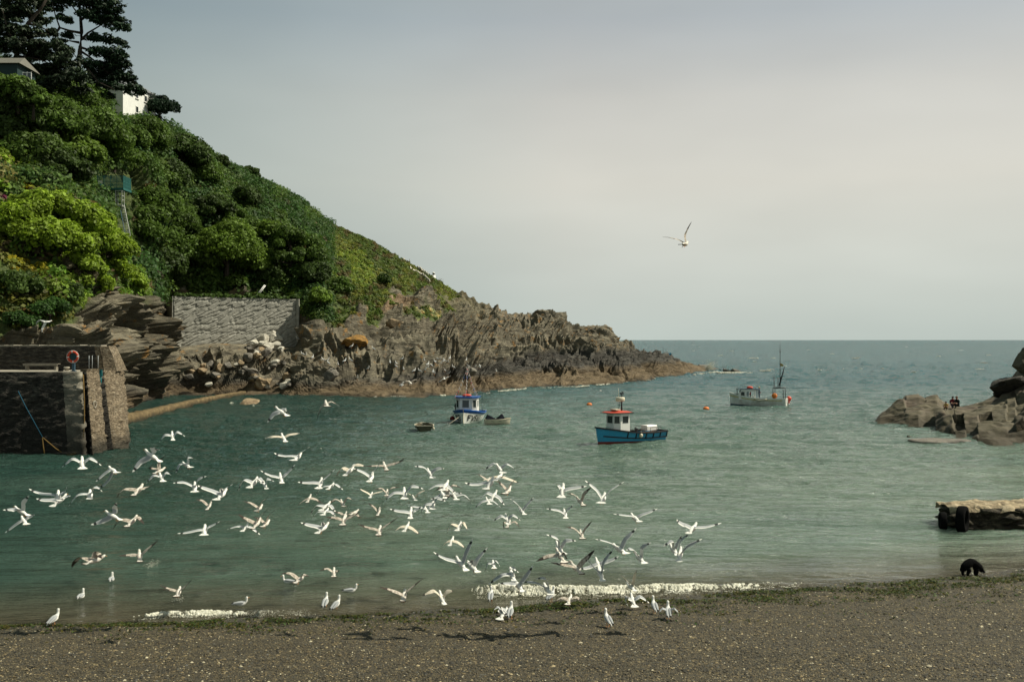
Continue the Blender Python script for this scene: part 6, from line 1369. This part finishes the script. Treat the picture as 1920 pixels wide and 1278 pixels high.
# ================================================================ light beacon on the point
s,n=surf(813,520); s=Vector(P(813,522.5,289)); lt=empty('light_beacon',s,0,'small white round light beacon on the skyline of the headland','lighthouse')
mb=MB(); mb.tube([(0,0,-1),(0,0,0),(0,0,1.05)],[.62,.62,.50],16); mb.build('tower',M_WHITE,lt)
mb=MB(); mb.tube([(0,0,1.05),(0,0,1.55)],.33,12); mb.build('lantern',M_GLASS,lt)
mb=MB(); mb.tube([(0,0,1.55),(0,0,1.7),(0,0,1.95)],[.45,.42,.08],12); mb.build('cap',M_WHITE,lt)
mb=MB(); mb.box((-.65,.0,.5),(.5,.5,1.2)); mb.build('annex',M_WHITE,lt)
s=Vector(P(823,526,290)); mb=MB(); 
for x in(0,.6,1.2): mb.tube([(x,0,-1),(x,0,.7-x*.3)],.04,5)
mb.tube([(0,0,.7),(1.3,0,.35)],.04,5); o=mb.build('railing',M_STEEL); o.location=s; tag(o,'short dark railing just right of the white beacon','railing')
s=Vector(P(767,494,283)); mb=MB(); mb.tube([(0,0,-1.5),(0,0,.4),(.15,0,1.3)],[.12,.1,.03],5); mb.tube([(0,0,.2),(-.35,0,.9)],[.06,.02],4); mb.tube([(0,0,.3),(.5,0,.7)],[.06,.02],4); o=mb.build('bare_bush',M_BARK); o.location=s; tag(o,'tiny bare bush with forked twigs on the skyline left of the beacon','bush')
# pale stony path edges below the skyline
for k,tab in enumerate(([(757,489),(772,497),(785,506),(797,515),(805,522)],[(769,508),(780,513),(792,520),(802,529),(806,534)])):
    V=[];c_=[]
    pts=[surf(a,b)[0] for a,b in tab]; 
    for i in range(40):
        f=i/39*(len(pts)-1); a=min(int(f),len(pts)-2); p=pts[a].lerp(pts[a+1],f-a); jt=random.uniform(-.25,.25)
        V+= [p+Vector((0,-.9+jt,.55)),p+Vector((0,-.7,1.0+jt)),p+Vector((0,.3,1.1+jt)),p+Vector((0,.6,.5))]
    o=npmesh('stony_path',V,gridfaces(40,4),M_BP); tag(o,kind='structure')
# ================================================================ dog
def skin_obj(name,J,E,R,mat,parent=None,lev=2):
    me=bpy.data.meshes.new(name); me.from_pydata(J,E,[]); b=bpy.data.objects.new(name,me); COL.objects.link(b); b.modifiers.new('skin','SKIN')
    bm=bmesh.new(); bm.from_mesh(me); ly=bm.verts.layers.skin.verify(); bm.verts.ensure_lookup_table()
    for v,r in zip(bm.verts,R): v[ly].radius=r if isinstance(r,tuple) else (r,r)
    bm.verts[0][ly].use_root=True; bm.to_mesh(me); bm.free(); b.modifiers.new('sub','SUBSURF').levels=lev
    dg=bpy.context.evaluated_depsgraph_get(); me2=bpy.data.meshes.new_from_object(b.evaluated_get(dg)); me2.name=name; bpy.data.objects.remove(b)
    me2.materials.clear(); me2.materials.append(mat); me2.polygons.foreach_set('use_smooth',np.ones(len(me2.polygons),bool)); o=bpy.data.objects.new(name,me2); COL.objects.link(o)
    if parent: o.parent=parent
    return o
t=NT('black_fur',.95,.05); t.col((.005,.005,.005)); t.bump(t.noise(t.pos(obj=True),30,4,.7),.8,.03); M_FUR=t.mat
J=[(-.22,0,.50),(-.08,0,.56),(.06,0,.56),(.20,0,.48),(.30,0,.36),(.37,0,.24),(.45,0,.16),(.51,0,.12),
 (-.34,0,.44),(-.41,0,.30),(-.43,0,.20),
 (-.24,.09,.36),(-.20,.10,.24),(-.30,.10,.15),(-.27,.10,.02),(-.22,.10,.01), (-.26,-.09,.36),(-.14,-.10,.24),(-.24,-.10,.15),(-.21,-.10,.02),(-.16,-.10,.01),
 (.20,.08,.34),(.22,.09,.20),(.20,.09,.02),(.25,.09,.01),(.18,-.08,.34),(.12,-.09,.19),(.11,-.09,.02),(.16,-.09,.01)]
E=[(0,1),(1,2),(2,3),(3,4),(4,5),(5,6),(6,7),(0,8),(8,9),(9,10),(0,11),(11,12),(12,13),(13,14),(14,15),(0,16),(16,17),(17,18),(18,19),(19,20),(3,21),(21,22),(22,23),(23,24),(3,25),(25,26),(26,27),(27,28)]
J=[(x*.98,y*1.2,z*.86) for x,y,z in J]
R=[.17,.175,.175,.165,.12,.10,.065,.04,.07,.055,.04,.12,.085,.055,.05,.045,.12,.085,.055,.05,.045,.10,.07,.055,.05,.10,.07,.055,.05]
dq=ground_at(1822,1079); dg_=empty('dog',dq,.12,'black dog on the beach edge with its nose to the ground','dog'); skin_obj('body',J,E,R,M_FUR,dg_)
for s in(-1,1):
    mb=MB(); mb.loft([[(.34,s*.07,.33),(.40,s*.075,.30),(.40,s*.085,.29),(.34,s*.08,.32)],[(.34,s*.10,.25),(.40,s*.10,.22),(.40,s*.115,.22),(.34,s*.115,.25)],[(.35,s*.11,.19),(.38,s*.11,.18),(.38,s*.12,.18),(.35,s*.12,.19)]],0,True,True); mb.build('ear',M_FUR,dg_)
# ================================================================ pebbles, seaweed, foam
rs=np.random.default_rng(17)
n=85000; u=rs.uniform(-.56,.56,n); D=1/rs.uniform(1/39,1/22.,n); x=u*D; ok=(shore(x)-D>.05); x=x[ok];D=D[ok]; n=len(x); z=beach_z(x,D)
oct_=np.array([(1,0,0),(.3,.95,0),(-.9,.35,0),(-.4,-.9,0),(.6,-.8,0),(0,0,.8),(0.1,0,-.5)]); of=np.array([(0,1,5),(1,2,5),(2,3,5),(3,4,5),(4,0,5)])
sz=rs.lognormal(-3.98,.42,n).clip(.008,.07); th_=rs.uniform(0,6.28,n); c_,s_=np.cos(th_),np.sin(th_); el=rs.uniform(.6,1,n)
V=np.empty((n,7,3)); 
V[...,0]=x[:,None]+sz[:,None]*(oct_[:,0]*c_[:,None]-oct_[:,1]*s_[:,None]*el[:,None]); V[...,1]=D[:,None]+sz[:,None]*(oct_[:,0]*s_[:,None]+oct_[:,1]*c_[:,None]*el[:,None]); V[...,2]=(z+.012)[:,None]+sz[:,None]*oct_[:,2]*.7
Fc=(np.arange(n)[:,None,None]*7+of).reshape(-1,3)
pal=np.array([(.05,.045,.038),(.075,.066,.052),(.035,.034,.033),(.12,.095,.06),(.17,.135,.085),(.30,.25,.17),(.10,.10,.10),(.46,.42,.34)]); ix=rs.choice(8,n,p=[.24,.21,.20,.13,.09,.05,.06,.02]); tc_=pal[ix]*rs.uniform(.7,1.3,(n,1))
t=NT('pebble',.75,.3); t.col(t.attr('tint')); M_PEB=t.mat
tc_=tc_*np.array([.92,.90,.76]); o=npmesh('pebbles',V.reshape(-1,3),Fc,M_PEB,attr={'tint':np.repeat(tc_,7,0)}); tag(o,'loose grey, tan and cream pebbles covering the beach','pebbles',kind='stuff')
# seaweed strands along the tide line
n=42000; u=rs.uniform(-.56,.56,n); D0=rs.uniform(30,40,n); x=u*D0; sh_=shore(x); off_=rs.gamma(2.0,.45,n)+.12; wid=np.interp(x,[-20,0,8,20],[.55,.9,1.7,1.9]); y=sh_-off_*wid
den=fbm(np.stack([x*.45,y*1.0,0*x],-1),3,6)+fbm(np.stack([x*2.2,y*3,0*x],-1),2,8)*.5; ok=(den+rs.normal(0,.22,n)>.16)&(y>23); x=x[ok];y=y[ok]; n=len(x)
z=beach_z(x,y)+rs.uniform(.012,.05,n)
vv,ff,q=cards(np.stack([x,y,z],-1),np.tile([0,-.1,1.],(n,1)),.052,np.array((.050,.075,.016))*rs.uniform(.25,1.6,(n,1))*np.stack([rs.uniform(.7,1.8,n),np.ones(n),np.ones(n)],-1),rs,aspect=2.2,jit=.35)
o=npmesh('seaweed',vv,ff,M_LEAF,attr={'tint':q.clip(0,1)}); tag(o,'green seaweed strewn along the tide line of the beach','seaweed',kind='stuff')
print('seaweed',n)
# foam: bubbly mesh of small clumps riding on the breaking wavelets and round the rocks
t=NT('foam',.6,.3); nn_=t.noise(t.pos(),14,4,.7); t.col(t.ramp(nn_,[(.32,(.28,.28,.20)),(.45,(.55,.54,.43)),(.6,(.72,.71,.61))])); t.b.inputs['Subsurface Weight'].default_value=.0; M_FOAM=t.mat
ico=np.array([(0,0,1),(.89,0,.45),(.28,.85,.45),(-.72,.53,.45),(-.72,-.53,.45),(.28,-.85,.45),(.72,.53,-.45),(-.28,.85,-.45),(-.89,0,-.45),(-.28,-.85,-.45),(.72,-.53,-.45),(0,0,-1)])
icf=np.array([(0,1,2),(0,2,3),(0,3,4),(0,4,5),(0,5,1),(1,6,2),(2,7,3),(3,8,4),(4,9,5),(5,10,1),(2,6,7),(3,7,8),(4,8,9),(5,9,10),(1,10,6),(6,11,7),(7,11,8),(8,11,9),(9,11,10),(10,11,6)])
def blobs(name,C,S,label,mat=None,sq=(1,1,.7)):
    C=np.asarray(C);S=np.asarray(S); n=len(C); jit=rs.uniform(.7,1.3,(n,12,1)); V=C[:,None,:]+ico[None]*S[:,None,None]*jit*np.array(sq); Fc=(np.arange(n)[:,None,None]*12+icf).reshape(-1,3)
    o=npmesh(name,V.reshape(-1,3),Fc,mat or M_FOAM,smooth=True); tag(o,label,'foam',kind='stuff'); return o
def surfline(tab,n,lo,hi,smin,smax,seed):
    pts=[WP(a,b) for a,b,_ in tab]; X_=np.array([q.x for q in pts]);Y_=np.array([q.y for q in pts]);A_=np.array([c for _,_,c in tab])
    x=rs.uniform(WP(lo,1110).x,WP(hi,1105).x,n); y=np.interp(x,X_,Y_)+pnoise(np.stack([x*1.1,0*x,0*x],-1),61)*.25; a=np.interp(x,X_,A_); 
    ed=fbm(np.stack([x*1.8,0*x,0*x],-1),3,seed); dn=np.abs(rs.normal(0,1,n)); dy_=-dn*(.10+.10*ed)-.02
    zz=a*np.exp(-(dy_/.20)**2)*rs.uniform(.35,1.12,n)+.0; xa,xb=x.min(),x.max(); tp=np.clip((x-xa)/1.1,0,1)*np.clip((xb-x)/3.0,0,1); zz=zz+(rs.uniform(0,1,n)<.12)*a*rs.uniform(0,.5,n); keep=rs.uniform(0,1,n)<(.15+ed*1.5+a*2.2)*tp
    return np.stack([x,y+dy_,zz],-1)[keep],rs.uniform(smin,smax,n)[keep]
c1,s1=surfline(W1,16000,885,1500,.005,.015,1); blobs('surf_foam',c1,s1,'white foam of the small wave breaking on the beach, right of centre')
c2,s2=surfline([(a,b+1,c) for a,b,c in W2],5000,300,640,.004,.012,2); blobs('surf_foam',c2,s2,'thin line of foam of the small wave breaking at the left')
def crest(tab,lo,hi,label,seed,wd,x_tall):
    pts=[WP(a,b) for a,b,_ in tab]; X_=np.array([q.x for q in pts]);Y_=np.array([q.y for q in pts]);A_=np.array([c for _,_,c in tab]); nx,ny=2400,30
    x=np.linspace(WP(lo,1110).x,WP(hi,1100).x,nx); v=np.linspace(-1,1,ny); XX,VV=np.meshgrid(x,v); yc=np.interp(XX,X_,Y_)+pnoise(np.stack([XX*1.1,0*XX,0*XX],-1),61)*.25; a=np.interp(XX,X_,A_)
    w_=wd*(.6+.9*np.clip(fbm(np.stack([XX*.9,0*XX,0*XX],-1),3,seed)+.3,0,1)); YY=yc-.10+VV*w_
    e=np.clip((XX-x[0])/.8,0,1)*np.clip((x[-1]-XX)/3.5,0,1)
    cov=fbm(np.stack([XX*1.3,YY*2.0,0*XX],-1),2,seed+1)*.9+fbm(np.stack([XX*9,YY*11,0*XX],-1),3,seed+5)*1.5+.30-np.abs(VV)**2*1.0+(e-1)*2+a*1.2
    d=YY-yc; base_z=a*np.where(d<0,np.exp(-(d/.16)**2),np.exp(-(d/.75)**2)); rough=(np.abs(fbm(np.stack([XX*7,YY*12,0*XX],-1),3,seed+2))*.05+np.abs(fbm(np.stack([XX*34,YY*40,0*XX],-1),2,seed+3))*.05)*(.3+a*2.2)
    ZZ=base_z+np.clip(cov,-.5,.5)*.035+rough*np.clip(cov*2,0,1)+.004; ZZ=np.where(cov<0,base_z-.05,ZZ)
    o=npmesh('breaking_wave',np.stack([XX,YY,ZZ],-1).reshape(-1,3),gridfaces(ny,nx),M_FOAM,smooth=True); tag(o,label,'wave',kind='stuff')
crest(W1,880,1560,'white crest of the small wave breaking on the beach, right of centre',71,.27,0)
crest([(a,b+.5,c) for a,b,c in W2],285,655,'white crest of the low wave breaking at the left of the beach',81,.15,0)
# spent foam film in front of the breakers
C=[];S_=[]
for px0,px1,yo,m in((895,1500,-.45,2600),(330,640,-.35,900)):
    x=rs.uniform(WP(px0,1112).x,WP(px1,1100).x,m); tb=W1 if px0>500 else W2; pts=[WP(a,b) for a,b,_ in tb]; y=np.interp(x,[q.x for q in pts],[q.y for q in pts])+yo+rs.normal(0,.13,m); k=fbm(np.stack([x*2.5,y*5,0*x],-1),3,4)>.05; C.append(np.stack([x,y,0*x+.012],-1)[k]); S_.append(rs.uniform(.006,.018,m)[k])
blobs('foam_film',np.concatenate(C),np.concatenate(S_),'flat patches of spent foam just off the beach',sq=(1.6,1.2,.22))
# surf along the headland rocks
C=[];S_=[]
for px0,px1,py0,py1,m,sz_ in((815,858,743,741,420,.16),(925,990,735,729,420,.16),(1080,1150,726,720,500,.18),(1225,1262,710,708,160,.16),(1300,1345,703,697,500,.22),(1345,1400,699,699,1100,.26),(1395,1412,699,700,200,.2),(880,925,739,737,90,.12),(990,1080,729,725,160,.12),(1165,1225,718,712,160,.12),(700,760,745,744,70,.12),(418,455,757,757,60,.14),(465,477,761,761,20,.14)):
    f=rs.uniform(0,1,m); px=px0+(px1-px0)*f; py=py0+(py1-py0)*f; D=H*F/(py-637)+rs.normal(0,.55,m)*(1+1.2*(px0>1200)); kk=(fbm(np.stack([px*.045,py*.1,0*px],-1),3,12)>-.02)|(px0>1290); C.append(np.stack([(px-960)/F*D,D,.04+np.abs(rs.normal(0,.07,m))],-1)[kk]); S_.append((rs.uniform(.3,1,m)*sz_*.75)[kk])
blobs('rock_surf',np.concatenate(C),np.concatenate(S_),'white surf lapping at the foot of the headland rocks',sq=(1.5,1.2,.5))
# spray plume at the tip
m=1500; q=WP(1334,696); hgt=np.abs(rs.normal(0,1,m))*1.0; C=np.stack([q.x+rs.normal(0,.55,m)+hgt*rs.normal(.35,.35,m),q.y+4+rs.normal(0,.6,m),.2+hgt],-1); blobs('spray',C,rs.uniform(.02,.07,m)*1.2,'burst of white spray where a wave hits the tip of the headland')
# splash below a brown gull and scattered whitecaps
q=WP(286,1059); m=160; C=np.stack([q.x+rs.normal(0,.13,m),q.y+rs.normal(0,.25,m),np.abs(rs.normal(0,.06,m))],-1); blobs('splash',C,rs.uniform(.005,.014,m),'small splash on the water behind a low flying brown gull')
q=WP(334,1125); C=np.stack([q.x+rs.normal(0,.10,90),q.y+rs.normal(0,.2,90),np.abs(rs.normal(0,.04,90))],-1); blobs('splash',C,rs.uniform(.005,.012,90),'small splash under the brown gull taking off near the left surf')
C=[];S_=[]
WC=[(1434,696,10),(1444,694,5),(1408,672,6),(1418,672,4),(1450,672,3),(1350,667,5),(1484,643,3),(1372,658,3),(1604,672,5),(1803,657,4),(1845,681,6),(1838,693,6),(1855,666,5),(1300,646,3),(1310,650,3),(1516,656,3),(1700,650,3),(1560,664,3),(1760,668,3)]+[(rs.uniform(1190,1900),rs.uniform(655,700),rs.uniform(1.,2)) for _ in range(10)]
for px,py,w_ in WC:
    D=H*F/(py-637); m=int(10+w_*7); wm_=w_/F*D; C.append(np.stack([(px-960)/F*D+rs.uniform(-1,1,m)*wm_,D+rs.normal(0,.6,m),.20+rs.normal(0,.05,m)],-1)); S_.append(np.full(m,.14*min(D,420)/250)*rs.uniform(.5,1.2,m))
blobs('whitecaps',np.concatenate(C),np.concatenate(S_),'scattered whitecaps on the open sea beyond the headland',sq=(2.0,1.0,.35))
print('objects',len(SC.objects),'tris',sum(len(o.data.polygons) for o in SC.objects if o.type=='MESH'))
